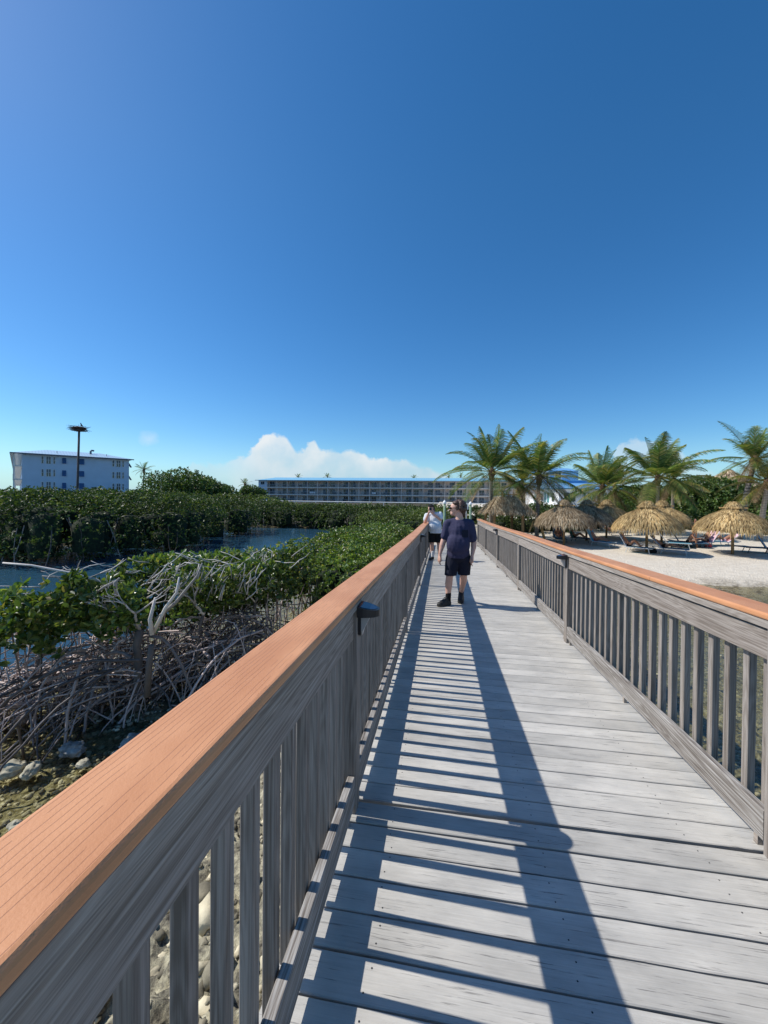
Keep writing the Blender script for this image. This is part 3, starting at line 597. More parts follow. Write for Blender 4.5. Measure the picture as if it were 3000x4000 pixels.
def build_railing(side):
    """side -1: left, +1: right. inner face of posts at -0.41 / 1.44"""
    xi = -0.41 if side < 0 else 1.44
    lab = ('weathered grey wood railing with terracotta cap board, left of the walkway beside the mangroves' if side < 0 else
           'weathered grey wood railing with terracotta cap board, right of the walkway beside the beach')
    root = empty('wooden_railing', (xi, S0, deck_z(S0)), 0, lab, 'railing', 'railings of the boardwalk'); R0 = Vector(root.location)
    def X(a, b):  # distances outward from inner face -> sorted local x
        p, q = side*a, side*b; return (min(p, q), max(p, q))
    bal_all = []
    for k, q in enumerate(POSTS):
        mb = MB(); x0, x1 = X(0, 0.089); top = cap_z(q, side)-0.070-deck_z(q)
        proud = (k-1) in (0,) or ((k-1) % 2 == (0 if side < 0 else 1))
        if not proud: top = cap_z(q, side)-0.215-deck_z(q)
        mb.cbox(x0, x1, -0.0445, 0.0445, -0.10, top, axis='z', c=0.004)
        mb.build('post', M_WZ, root, loc=Vector((xi, q, deck_z(q)))-R0)
        if k == len(POSTS)-1: break
        q2 = POSTS[k+1]
        proud2 = k in (0,) or (k % 2 == (0 if side < 0 else 1))
        a = q+(0.049 if proud else 0.0015); b = q2-(0.049+ (0.012 if k == 0 else 0) if proud2 else 0.0015)
        path = [(t-R0.y, cap_z(t, side)-R0.z) for t in np.linspace(a, b, 7)]
        x0, x1 = X(0.015, 0.048)
        mb = MB(); mb.sweep(path, x0, x1, -0.217, -0.081, c=0.004); mb.build('rail_board', M_WY, root)
        a = q+0.050; b = q2-0.050; path = [(t-R0.y, deck_z(t)-R0.z) for t in np.linspace(a, b, 3)]
        x0, x1 = X(0.004, 0.042); mb = MB(); mb.sweep(path, x0, x1, 0.056, 0.196, c=0.004); mb.build('toe_board', M_TOE, root)
        for t in (a+0.06, (a+b)/2, b-0.06):
            mb = MB(); y0, y1 = X(0.018, 0.040); mb.box(y0, y1, -0.012, 0.012, 0.0, 0.0545); mb.build('spacer_block', M_WY, root, loc=Vector((xi, t, deck_z(t)))-R0)
        n = 22
        for i in range(n): bal_all.append(q+0.0445+(SP-0.089)*(i+0.5)/n + random.uniform(-0.002, 0.002))
    x0, x1 = X(0.049, 0.087)
    near = [t for t in bal_all if t > (0.2 if side < 0 else 1.0)][:100]
    variants = []
    rest = MB()
    for t in bal_all:
        top = cap_z(t, side)-0.069-deck_z(t); lx = random.uniform(-0.002, 0.002)
        if t in near:
            mb = MB(); mb.cbox(x0+lx, x1+lx, -0.019, 0.019, 0.070+random.uniform(-.008, .008), top, axis='z', c=0.003)
            mb.build('baluster', M_WZ, root, loc=Vector((xi, t, deck_z(t)))-R0)
        else:
            M = Matrix.Translation(Vector((xi, t, deck_z(t)))-R0); rest.cbox(x0, x1, -0.019, 0.019, 0.070, top, axis='z', c=0.003, M=M)
    o = rest.build('baluster', M_WZ, root); o['kind'] = 'stuff'
    # flat top rail and cap boards
    x0, x1 = X(0.000, 0.095)
    cuts = [-1.3, POSTS[1]+0.9 if side < 0 else POSTS[1]+1.6, POSTS[3]+0.2, POSTS[5]-0.2, 16.35]
    for a, b in zip(cuts[:-1], cuts[1:]):
        path = [(t-R0.y, cap_z(t, side)-R0.z) for t in np.linspace(a, b-0.002, max(2, int((b-a)/0.35)))]
        mb = MB(); mb.sweep(path, x0, x1, -0.071, -0.0325, c=0.003); mb.build('top_rail', M_WY, root)
    x0, x1 = X(-0.008, 0.160)
    cuts = [-1.35, 2.30, 7.0, 11.8, 16.42] if side < 0 else [-1.35, 2.92, 7.8, 12.6, 16.42]
    for a, b in zip(cuts[:-1], cuts[1:]):
        path = [(t-R0.y, cap_z(t, side)-R0.z) for t in np.linspace(a, b-0.003, max(2, int((b-a)/0.35)))]
        # rounded edges
        prof = []; r = 0.011
        for cxx, czz, a0 in ((x1-r, -0.032+r, -90), (x1-r, -r, 0), (x0+r, -r, 90), (x0+r, -0.032+r, 180)):
            for s in range(4): w = radians(a0+30*s); prof.append((cxx+r*cos(w), czz+r*sin(w)))
        n = len(prof); P = []
        for yy, zz in path: P += [(u, yy, zz+v) for u, v in prof]
        Fs = [tuple(range(n)), tuple(range(n*len(path)-1, n*len(path)-n-1, -1))]
        for k in range(len(path)-1): Fs += [(n*k+(i+1) % n, n*k+i, n*k+n+i, n*k+n+(i+1) % n) for i in range(n)]
        mb = MB(); mb.add(P, Fs); mb.build('cap_board', M_CAP, root)
for s in (-1, 1): build_railing(s)

def build_lamp(side, k, label):
    q = S0+SP*k; xi = -0.41 if side < 0 else 1.44; z = cap_z(q, side)
    root = empty('post_lamp', (xi, q, z-0.078), 0 if side < 0 else pi, label, 'lamp', 'solar lamps on the railing posts')
    # local +x points over the deck. back plate, hood with slanting half round top, grey plate
    mb = MB(); n = 10
    prof = [(-0.038, 0.0), (0.038, 0.0)] + [(0.038*cos(-pi*i/n), -0.095+0.040*sin(-pi*i/n)) for i in range(n+1)]
    P = [(0.001, y, zz) for y, zz in prof] + [(0.016, y, zz) for y, zz in prof]; m = len(prof)
    mb.add(P, [tuple(range(m)), tuple(range(2*m-1, m-1, -1))]+[((i+1) % m, i, m+i, m+(i+1) % m) for i in range(m)])
    mb.build('back_plate', M_LAMPB, root)
    def half(r, zlo, slope, ztop, x_off=0.0, flat=0.0):
        pts = [(x_off+r*1.75*sin(pi*i/16)**.8, -r*cos(pi*i/16)) for i in range(17)]
        k = len(pts); P = [(x+0.001, y, zlo+0.0*x) for x, y in pts]+[(x+0.001, y, ztop-slope*x) for x, y in pts]
        return P, [tuple(reversed(range(k))), tuple(range(k, 2*k))]+[(i, (i+1) % k, k+(i+1) % k, k+i) for i in range(k)]
    mb = MB(); mb.add(*half(0.060, -0.028, 0.20, 0.024)); mb.build('hood', M_LAMPB, root)
    mb = MB(); P, Fs = half(0.050, 0.0, 0.20, 0.0)
    kk = 17; top = [(x+0.004, y, 0.0258-0.20*(x+.004)) for x, y, z_ in P[:kk]]; mb.add(top, [tuple(range(kk))]); mb.build('solar_panel', M_PANEL, root)
    mb = MB(); prof = [(-0.030, -0.031), (0.030, -0.031)] + [(0.030*cos(-pi*i/n), -0.095+0.034*sin(-pi*i/n)) for i in range(n+1)]; m = len(prof)
    P = [(0.0165, y, zz) for y, zz in prof] + [(0.0165+0.042*max(0, (zz+0.13)/0.1)**1.5+0.003, y, zz) for y, zz in prof]
    mb.add(P, [tuple(range(m)), tuple(range(2*m-1, m-1, -1))]+[((i+1) % m, i, m+i, m+(i+1) % m) for i in range(m)])
    mb.build('reflector', M_LAMPG, root)
    mb = MB(); mb.box(0.030, 0.044, -0.005, 0.005, -0.070, -0.060); mb.build('sensor', M_LAMPB, root)
build_lamp(-1, 0, 'large nearest black half-round lamp on the left railing post in the foreground')
build_lamp(-1, 2, 'small far black lamp on the left railing beside the man in white')
build_lamp(1, 1, 'black half-round lamp on the right railing post nearest the camera')
build_lamp(1, 3, 'small far black lamp on the right railing, right of the walking man')
# ------------------------------------------------------------------ foliage tools
def leaves_np(P, D, Lg, Wd, hexa=True, fold=0.12):
    """one leaf per row: base P, direction D (unit), length, width -> V, Q"""
    n = len(P); R = rng.normal(size=(n, 3)); S = np.cross(D, R); S /= np.linalg.norm(S, axis=1, keepdims=True)+1e-9
    U = np.cross(S, D); Lg = Lg[:, None]; Wd = Wd[:, None]
    if hexa:
        p0 = P; p1 = P+D*Lg*0.38+S*Wd*0.5+U*Wd*fold; p2 = P+D*Lg*0.75+S*Wd*0.42+U*Wd*fold*0.6; p3 = P+D*Lg-U*Lg*0.06
        p4 = P+D*Lg*0.75-S*Wd*0.42+U*Wd*fold*0.6; p5 = P+D*Lg*0.38-S*Wd*0.5+U*Wd*fold
        V = np.stack([p0, p1, p2, p3, p4, p5], 1).reshape(-1, 3); i = np.arange(n)[:, None]*6
        Q = np.concatenate([i+np.array([[0, 1, 2, 3]]), i+np.array([[0, 3, 4, 5]])], 1).reshape(-1, 4)
    else:
        p0 = P; p1 = P+D*Lg*0.5+S*Wd*0.5; p2 = P+D*Lg; p3 = P+D*Lg*0.5-S*Wd*0.5
        V = np.stack([p0, p1, p2, p3], 1).reshape(-1, 3); i = np.arange(n)[:, None]*4; Q = (i+np.array([[0, 1, 2, 3]])).reshape(-1, 4)
    return V, Q
def unit(a): return a/(np.linalg.norm(a, axis=-1, keepdims=True)+1e-9)
def rosettes(tips, dirs, k, lmin, lmax, spread=1.0, wr=0.46):
    n = len(tips); P = np.repeat(tips, k, 0); A = np.repeat(dirs, k, 0)
    R = unit(np.cross(A, rng.normal(size=A.shape))); D = unit(A*rng.uniform(0.15, 1.0, (n*k, 1)) + R*spread)
    P = P + A*rng.uniform(-0.03, 0.01, (n*k, 1)); Lg = rng.uniform(lmin, lmax, n*k)
    return leaves_np(P, D, Lg, Lg*wr)
def cat(parts):
    Vs, Qs, b = [], [], 0
    for V, Q in parts: Vs.append(V); Qs.append(Q+b); b += len(V)
    return np.concatenate(Vs), np.concatenate(Qs)
def bez(a, b, c, n=7):
    a, b, c = Vector(a), Vector(b), Vector(c)
    return [a*(1-t)**2+b*2*t*(1-t)+c*t*t for t in [i/(n-1) for i in range(n)]]
def wig(path, s):
    return [path[0]]+[p+Vector((random.gauss(0, s), random.gauss(0, s), random.gauss(0, s))) for p in path[1:-1]]+[path[-1]]
def U(a, b): return random.uniform(a, b)

# ------------------------------------------------------------------ near mangrove with prop roots
def near_mangrove():
    base = cw(-4.1, 5.5, WATER)
    root = empty('mangrove_shrub', base, 0, 'nearest mangrove shrub with bleached bare branches and tangled arching prop roots, beside the left railing', 'mangrove'); B = Vector(base)
    roots = MB(); dead = MB(); trunk = MB()
    # stems: short thick, leaning
    hubs = []
    for xc, d, z in [(-3.55, 5.6, -2.0), (-4.3, 5.8, -2.1), (-2.9, 6.2, -1.95), (-4.9, 5.5, -2.35), (-2.3, 6.9, -1.95), (-3.9, 6.6, -1.95), (-5.3, 5.9, -2.4), (-2.7, 7.3, -1.9), (-3.2, 6.9, -1.95), (-4.6, 6.3, -2.1)]:
        t = cw(xc, d, z); g = t+Vector((U(-.15, .15), U(-.1, .2), 0)); g.z = WATER-0.15
        hubs.append(t); p = wig(bez(g, (g+t)/2+Vector((U(-.15, .15), U(-.1, .1), 0)), t, 8), 0.015)
        tk = MB(); tk.tube([q-B for q in p], [0.045+0.012*(i/7) for i in range(8)] if xc == -3.55 else [0.016+0.010*(i/7) for i in range(8)], 9); tk.build('stem', M_BARK, root, True)
    # big arching prop roots sweeping to the left foreground
    for i in range(330):
        h = random.choice(hubs[:5] if i < 200 else hubs); st = h+Vector((U(-.25, .25), U(-.3, .3), U(-.95, -.15)))
        st.z = max(st.z, -2.9)
        ang = random.gauss(radians(205), 0.55) if i < 190 else U(0, 2*pi); r = U(0.5, 2.1) if i < 190 else U(0.3, 1.1)
        e = st+Vector((cos(ang)*r, sin(ang)*r, 0)); e.z = -3.32
        if e.x > -2.7: e.x = -2.7-U(0, .3)
        mid = (st+e)/2; mid.z = st.z+U(-.05, .35); mid = Vector((mid.x*.65+e.x*.35, mid.y*.65+e.y*.35, mid.z)); mid.z = max(mid.z, st.z-.1)
        rr = U(0.006, 0.013) if random.random() < .72 else U(.013, .025)
        roots.tube([q-B for q in wig(bez(st, mid, e, 10), 0.010)], [rr*(1.05-0.3*k/9) for k in range(10)], 6, False)
        if random.random() < .5:   # fork near the ground
            p = bez(st, mid, e, 10)[6]; e2 = p+Vector((U(-.3, .3), U(-.3, .3), 0)); e2.z = -3.32
            roots.tube([q-B for q in wig(bez(p, (p+e2)/2+Vector((0, 0, .1)), e2, 6), .006)], rr*0.7, 5, False)
    # thin straight roots dropping from the canopy
    for i in range(110):
        xc = U(-5.6, -1.9); d = 5.0+(xc+5.6)*0.65+U(-.4, .8); t = cw(xc, d, U(-2.25, -1.7)); e = t+Vector((U(-.25, .25), U(-.25, .25), 0)); e.z = -3.35
        rr = U(0.004, 0.012)
        roots.tube([q-B for q in wig(bez(t, (t+e)/2+Vector((U(-.08, .08), U(-.08, .08), 0)), e, 7), .008)], rr, 5, False)
    # tangle of short horizontal stuff
    for i in range(430):
        xc = U(-5.3, -1.9); d = 5.0+(xc+5.6)*0.6+U(-.4, .9); t = cw(xc, d, U(-3.1, -2.0)); a = U(0, 2*pi); r = U(.2, .7)
        e = t+Vector((cos(a)*r, sin(a)*r, U(-.35, .2))); roots.tube([q-B for q in wig(bez(t, (t+e)/2+Vector((0, 0, U(-.05, .15))), e, 6), .008)], U(.004, .011), 5, False)
    # bleached bare branches over the crown
    tips = []
    def branch(p, dirv, L, r, depth):
        q = p+dirv*L; q.z = min(q.z, -0.95); m = (p+q)/2+Vector((U(-.06, .06), U(-.06, .06), U(-.04, .06)))*L*1.5
        dead.tube([v-B for v in bez(p, m, q, 5)], [r*(1-.1*k) for k in range(5)], 7 if r > .01 else 5)
        if depth == 0: tips.append((q, dirv)); return
        for k in range(random.choice((2, 3, 3))):
            nd = (dirv+Vector((U(-.8, .8), U(-.8, .8), U(-.35, .45)))).normalized(); branch(q, nd, L*U(.55, .85), r*.62, depth-1)
    for j, h in enumerate(hubs):
        for k in range(3 if j in (0, 2, 4, 5) else 2):
            a = U(0, 2*pi); dv = Vector((cos(a)*.8, sin(a)*.5, U(.5, 1.1))).normalized(); branch(h, dv, U(.24, .38), U(.018, .03) if j in (0, 2) else .016, 3)
    for i in range(60):      # low lying bare sticks, mostly along the top
        xc = U(-5.2, -1.7); d = 5.2+(xc+5.2)*0.6+U(-.3, .9); p = cw(xc, d, U(-1.55, -1.15)); a = random.choice((0, pi))+random.gauss(.2, .5); L = U(.2, .5)
        e = p+Vector((cos(a)*L, sin(a)*L, U(-.05, .28))); e.z = min(e.z, -.85)
        dead.tube([v-B for v in wig(bez(p, (p+e)/2+Vector((0, 0, U(-.06, .08))), e, 5), .01)], [U(.006, .014)*(1-.15*k) for k in range(5)], 6)
    def pth(pts, D, r, m): m.tube([atD(x, y, D)-B for x, y in pts], r, 8)
    pth([(594, 2480), (586, 2420), (607, 2335)], 5.3, [.028, .026, .016], dead); pth([(600, 2470), (648, 2372), (690, 2315), (700, 2255)], 5.35, [.028, .024, .019, .012], dead)
    pth([(455, 2330), (450, 2275), (466, 2258)], 5.25, [.024, .022, .012], dead); pth([(350, 2335), (408, 2292), (455, 2270)], 5.3, [.013, .018, .020], dead)
    pth([(610, 2420), (690, 2350), (770, 2250), (790, 2200)], 5.7, [.030, .024, .016, .010], dead); tk = MB(); pth([(575, 2720), (582, 2600), (592, 2520)], 5.35, [.045, .04, .036], tk); tk.build('stem', M_BARK, root, True)
    for i in range(48):
        x = U(560, 1010); y = U(2250, 2350); D = 5.6+(x-560)/450*1.0; a = atD(x, y, D); e = a+Vector((U(-.02, .22), U(-.05, .1), U(.10, .30))); mm = (a+e)/2+Vector((U(-.03, .03), 0, U(-.02, .02)))
        dead.tube([a-B, mm-B, e-B], [U(.007, .015), .009, .005], 6)
    dead.tube([v-B for v in (cw(-5.35, 5.4, -1.0), cw(-4.95, 5.4, -1.03), cw(-4.5, 5.5, -1.15), cw(-4.1, 5.6, -1.3))], [.012, .014, .018, .022], 8)
    roots.build('prop_roots', M_ROOT, root, True); dead.build('bare_branches', M_DEAD, root, True)
    # leaves: left mound, right mound, back fringe
    parts = []
    def zone(n, f, lmin=.07, lmax=.115, k=7):
        pts = []; ds = []
        for i in range(n):
            xc, d, z, up = f(); pts.append(cw(xc, d, z)-B); a = U(0, 2*pi); ds.append(Vector((cos(a)*.8, sin(a)*.8, up)).normalized())
        parts.append(rosettes(np.array(pts), np.array(ds), k, lmin, lmax))
    def left():
        a = U(-1, 1); b = U(-1, 1); c = U(-1, 1)
        while a*a+b*b+c*c > 1: a = U(-1, 1); b = U(-1, 1); c = U(-1, 1)
        return -4.5+a*1.15+random.gauss(0, .07), 5.35+b*.55+.25*a, -1.68+c*.40+.13*sin(a*5)+.10*sin(a*11+b*4)+random.gauss(0, .06), U(.1, .9)
    zone(560, left, .085, .135)
    def right():
        xc = U(-3.3, -1.75); d = 6.1+(xc+3.3)*.8+U(-.4, .9); return xc, d, U(-1.95, -1.25)-.1*sin(xc*6), U(.1, .9)
    zone(800, right, .065, .11)
    def back():
        xc = U(-4.6, -1.9); d = 6.5+(xc+4.6)*.5+U(0, 1.2); return xc, d, U(-1.6, -1.2), U(.5, 1.2)
    zone(700, back)
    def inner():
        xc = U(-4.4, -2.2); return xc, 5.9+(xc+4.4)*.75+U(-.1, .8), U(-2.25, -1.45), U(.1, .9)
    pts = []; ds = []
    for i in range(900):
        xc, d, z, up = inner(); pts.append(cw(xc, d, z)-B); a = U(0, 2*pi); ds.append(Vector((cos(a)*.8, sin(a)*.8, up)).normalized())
    V, Q = rosettes(np.array(pts), np.array(ds), 7, .06, .11); np_mesh('inner_shade_mass', V, Q, M_MANGD, root)  # darker leaf colour paints the shade inside the crown
    for q, dv in random.sample(tips, 110):
        parts.append(rosettes(np.array([q-B]), np.array([dv]), 5, .05, .09))
    V, Q = cat(parts); np_mesh('foliage', V, Q, M_MANG, root)
near_mangrove()

# ------------------------------------------------------------------ thickets (continuous mangrove masses)
def thicket(name, label, lobes, n, lmin, lmax, mat, k=6, ztrunk=None, base=None, stems=60, hexa=True, under=0.28, deep=0.13):
    """lobes: (x, y, z, rx, ry, rz) ellipsoids; leaves near their upper surface"""
    parts = []; L = np.array(lobes, float); area = L[:, 3]*L[:, 4]+L[:, 5]*(L[:, 3]+L[:, 4]); pr = area/area.sum()
    idx = rng.choice(len(L), n, p=pr); d = unit(rng.normal(size=(n, 3))); d[:, 2] = np.where(rng.random(n) > under, np.abs(d[:, 2]), d[:, 2])
    s = 1-np.abs(rng.normal(0, deep, n)); c = L[idx, :3]; r = L[idx, 3:]
    P = c+d*r*s[:, None]; nn = unit(d/r)
    # drop tips that fall deep inside another lobe
    keep = np.ones(n, bool)
    for j in range(len(L)):
        q = ((P-L[j, :3])/L[j, 3:]); keep &= ~((np.linalg.norm(q, axis=1) < 0.72) & (idx != j))
    P, nn = P[keep], nn[keep]; P = P + 0.10*rng.normal(size=P.shape)
    D = unit(nn+np.array([0, 0, .5])+0.6*rng.normal(size=nn.shape))
    m = len(P); A = np.repeat(D, k, 0); PP = np.repeat(P, k, 0); R = unit(np.cross(A, rng.normal(size=A.shape)))
    DD = unit(A*rng.uniform(.1, .9, (m*k, 1))+R); Lg = rng.uniform(lmin, lmax, m*k)
    V, Q = leaves_np(PP, DD, Lg, Lg*.5, hexa)
    o = np_mesh(name, V, Q, mat); tag(o, label, 'mangroves' if 'mangrove' in name else 'bushes', None, 'stuff')
    return o
def lobes_along(pts, n, zt, r0, r1, rz0, rz1, jit=1.0):
    out = []
    for i in range(n):
        t = random.random()*(len(pts)-1); k = int(t); f = t-k; a = pts[k]; b = pts[min(k+1, len(pts)-1)]
        x = a[0]*(1-f)+b[0]*f+random.gauss(0, jit); y = a[1]*(1-f)+b[1]*f+random.gauss(0, jit); tz = a[2]*(1-f)+b[2]*f
        r = U(r0, r1); rz = U(rz0, rz1); out.append((x, y, tz-rz+U(-.15, .1), r, r*U(.8, 1.2), rz))
    return out
def understory(name, label, lobes, n, mat, r=(.008, .022)):
    mb = MB()
    for i in range(n):
        l = random.choice(lobes); a = U(0, 2*pi); q = sqrt(random.random()); x = l[0]+cos(a)*l[3]*q; y = l[1]+sin(a)*l[4]*q
        z = l[2]+U(-.3, .3); e = Vector((x+U(-.5, .5), y+U(-.5, .5), -3.3)); p = Vector((x, y, z))
        mb.tube(wig(bez(p, (p+e)/2+Vector((U(-.2, .2), U(-.2, .2), .1)), e, 5), .02), U(*r), 5, False)
    o = mb.build(name, mat, None, True); tag(o, label, 'roots', None, 'stuff')
# added dark core bodies stand in for inner shade, keep thickets from being see-through
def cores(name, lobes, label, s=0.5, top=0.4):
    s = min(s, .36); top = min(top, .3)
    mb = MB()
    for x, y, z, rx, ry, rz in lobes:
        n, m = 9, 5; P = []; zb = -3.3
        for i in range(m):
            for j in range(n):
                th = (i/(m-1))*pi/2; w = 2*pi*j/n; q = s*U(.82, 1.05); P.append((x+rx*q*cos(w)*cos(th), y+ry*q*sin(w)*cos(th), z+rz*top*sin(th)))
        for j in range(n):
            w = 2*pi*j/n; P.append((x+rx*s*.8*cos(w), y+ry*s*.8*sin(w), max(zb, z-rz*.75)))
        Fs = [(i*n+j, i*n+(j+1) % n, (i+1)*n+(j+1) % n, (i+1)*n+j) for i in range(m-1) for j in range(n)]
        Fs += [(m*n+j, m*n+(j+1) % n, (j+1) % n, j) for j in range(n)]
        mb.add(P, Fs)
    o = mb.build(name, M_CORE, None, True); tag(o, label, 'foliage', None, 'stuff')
M_CORE = plain('shaded_leaf_mass', (0.016, 0.026, 0.009), 0.95, 0.7, 9, bump=1.0)  # near-black green puts the thicket's inner shade into the colour

# A: green mass along the left of the boardwalk
la = []
for i in range(72):
    y = 8.4+ (i/59)*8.4; r = U(.45, .8); wl = np.interp(y, [8, 10, 14, 17], [3.4, 4.6, 4.8, 3.6]); x = -1.4-U(0.1, 1)*(wl-1.4-r*.8)
    t = np.interp(y, [8, 10, 13, 17], [-1.6, -1.42, -1.36, -1.42]); rz = U(.4, .7)
    la.append((x, y, t-rz+U(-.12, .1)-0.0*abs(x), r, r*U(.9, 1.2), rz))
thicket('mangrove_thicket', 'leafy green mangrove thicket pressed against the left side of the boardwalk, behind the bare branched shrub', la, 12500, .06, .10, M_MANG, k=7)
cores('inner_shade_mass', la, 'dark filler bodies for the shade inside the mangroves left of the boardwalk', .62, .55)
understory('mangrove_roots', 'thin stilt roots under the mangroves left of the boardwalk', la, 260, M_ROOT)
# yellow green patch behind A, right before the far bank
lb = lobes_along([(-3.6, 23, -1.0), (-1.6, 25, -.85), (0.5, 30, -.8)], 18, 0, 1.0, 1.7, .8, 1.2, .7)
thicket('mangrove_thicket', 'brighter green mangrove patch behind the man in the white shirt', lb, 3600, .08, .13, M_SCRUB, k=6)
cores('inner_shade_mass', lb, 'dark filler bodies for the shade inside the mangrove patch behind the man in the white shirt')
# B: dark wall on the left across the water
lB = lobes_along([(-26, 14, .1), (-22, 15.5, -.15), (-20, 16.2, .1), (-17, 17.5, -.1), (-15.5, 21, -.15), (-16.5, 26, -.35), (-17, 32, -.5)], 46, 0, 1.2, 2.2, 1.1, 1.7, .9)
lB += lobes_along([(-30, 20, .1), (-24, 23, .2), (-21, 27, 0), (-21, 34, -.3)], 30, 0, 1.6, 2.6, 1.2, 1.7, 1.0)
lB += [(l[0]+U(-.3, .3), l[1]-.2, -2.3, l[3]*.9, l[4]*.9, .8) for l in lB[:46:2]]
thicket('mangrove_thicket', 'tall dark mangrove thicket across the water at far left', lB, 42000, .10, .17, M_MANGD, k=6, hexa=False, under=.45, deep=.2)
cores('inner_shade_mass', lB, 'dark filler bodies for the shade inside the thicket across the water', .70, .6)
understory('mangrove_roots', 'grey stilt roots at the foot of the dark thicket across the water', lB[:46], 90, M_ROOT, (.012, .03))
# C: far bank band
lc = lobes_along([(-19, 37, -.75), (-13, 36.5, -.95), (-8, 36, -1.0), (-3, 35.5, -1.0), (2, 35, -.95), (5, 33, -.9)], 62, 0, 1.2, 2.2, .9, 1.25, .7)
lc += [(l[0], l[1]-.4, -2.5, l[3], l[4]*.9, .7) for l in lc[::2]]
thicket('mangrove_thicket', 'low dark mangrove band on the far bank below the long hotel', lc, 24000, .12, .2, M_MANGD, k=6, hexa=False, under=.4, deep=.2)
cores('inner_shade_mass', lc, 'dark filler bodies for the shade inside the mangrove band on the far bank', .7, .6)
understory('mangrove_roots', 'pale stems and roots at the waterline of the far bank', lc, 160, M_ROOT, (.012, .035))
ld = lobes_along([(-40, 50, .3), (-33, 53, .1), (-29, 56, -.2), (-26, 56, -.9), (-20, 54, -1.3), (-10, 50, -1.3)], 46, 0, 1.6, 2.6, 1.2, 1.8, 1.2)
thicket('green_scrub', 'pale yellow green scrub between the far bank and the long hotel', ld, 5200, .2, .32, M_SCRUB, k=5, hexa=False)
cores('inner_shade_mass', ld, 'dark filler bodies for the shade inside the pale scrub before the hotel')
le = lobes_along([(4, 31, -1.2), (8, 33, -1.1), (13, 36, -.9), (19, 42, -.6)], 26, 0, 1.0, 1.7, .9, 1.3, .6)
thicket('green_hedge', 'low dark hedge running behind the long thatched hut and the umbrellas', le, 5000, .09, .15, M_MANGD, k=6, hexa=False)
cores('inner_shade_mass', le, 'dark filler bodies for the shade inside the low hedge behind the thatched hut', .85)

# ------------------------------------------------------------------ trees
def tree(name, label, x, D, top_y, width, base_z, mat, n=2600, leaf=(.22, .36), nl=11, cat_='tree', flat=0.75):
    """crown centred on photo column x at depth D; top at photo row top_y; width metres"""
    top = atD(x, top_y, D); H = top.z-base_z
    root = empty(name, (top.x, top.y, base_z), 0, label, cat_)
    lob = []
    for i in range(nl):
        a = U(0, 2*pi); q = sqrt(random.random()); r = width*U(.17, .30); rz = r*flat
        hx = cos(a)*q*(width/2-r*.8); hy = sin(a)*q*(width/2-r*.8); zt = H*(1-.35*(q**2)*U(.5, 1.2)); lob.append((hx, hy, zt-rz, r, r, rz))
    for i in range(nl//2):
        a = U(0, 2*pi); r = width*U(.16, .25); lob.append((cos(a)*width*.3, sin(a)*width*.3, H*U(.25, .5), r, r, r*.8))
    lob.append((0, 0, H-width*.24, width*.25, width*.25, width*.22))
    mb = MB(); tr = max(.08, H*.035)
    mb.tube([(0, 0, -.2), (U(-.1, .1), U(-.1, .1), H*.3), (U(-.2, .2), U(-.2, .2), H*.55)], [tr, tr*.8, tr*.5], 8)
    for l in lob:
        s = Vector((0, 0, H*U(.22, .45))); e = Vector(l[:3]); mb.tube(bez(s, (s+e)/2+Vector((0, 0, -.1*H)), e, 5), [tr*.5, tr*.42, tr*.33, tr*.25, tr*.15], 6)
    mb.build('trunk', M_TRUNKT, root, True)
    L = np.array(lob); ar = L[:, 3]**2; idx = rng.choice(len(L), n, p=ar/ar.sum()); d = unit(rng.normal(size=(n, 3)))
    s = 1-np.abs(rng.normal(0, .16, n)); P = L[idx, :3]+d*L[idx, 3:]*s[:, None]; P[:, 2] = np.maximum(P[:, 2], .15)
    D_ = unit(d+np.array([0, 0, .3])+.7*rng.normal(size=d.shape)); k = 5
    A = np.repeat(D_, k, 0); PP = np.repeat(P, k, 0)+rng.normal(0, leaf[0]*.3, (n*k, 3)); R = unit(np.cross(A, rng.normal(size=A.shape)))
    Lg = rng.uniform(leaf[0], leaf[1], n*k); V, Q = leaves_np(PP, unit(A*.5+R), Lg, Lg*.65, False)
    np_mesh('crown', V, Q, mat, root)
    return root
tree('leafy_tree', 'tallest rounded dark tree right of the white building on the left', 700, 62, 1820, 11.5, -2.9, M_TREE, 3600, (.2, .34), 17, 'tree', .55)
tree('leafy_tree', 'lower domed dark tree just right of the tallest tree at left', 800, 66, 1858, 8.0, -2.9, M_TREE, 2200, (.2, .34), 13, 'tree', .6)
tree('leafy_tree', 'small grey green tree between the domed tree and the long hotel', 860, 70, 1888, 7.0, -2.9, M_TREE, 1500)
tree('leafy_tree', 'dark tree touching the left end of the long hotel', 985, 95, 1893, 7.0, -2.9, M_TREE, 1500, (.3, .5))
tree('leafy_tree', 'bushy tree at the foot of the white building, right of the nest pole', 560, 50, 1905, 5.0, -2.9, M_TREE, 1500)
tree('leafy_tree', 'rounded mangrove tree in front of the right windows of the white building', 400, 24, 1898, 3.6, -3.1, M_MANGD, 1300, (.12, .2))
for x, D, ty, w, lab in [(2455, 47, 1905, 7.5, 'dark leafy tree just right of the white beach house'), (2540, 44, 1880, 8, 'tall dark leafy tree behind the middle palm on the right'),
                         (2660, 42, 1868, 7.5, 'dark leafy tree between the middle palm and the far right trees'), (2745, 40, 1852, 8, 'highest dark leafy tree behind the beach on the right'),
                         (2840, 38, 1872, 7.5, 'broad green leafy tree left of the banded leaning palm'), (2935, 37, 1880, 7.5, 'green leafy tree behind the banded leaning palm'),
                         (3010, 35, 1890, 7, 'green leafy tree cut by the right edge of the picture')]:
    r = tree('leafy_tree', lab, x, D, ty, w, -2.9, M_TREE, 3000, (.17, .30), 13, 'tree', .9)
    L = Vector(r.location)
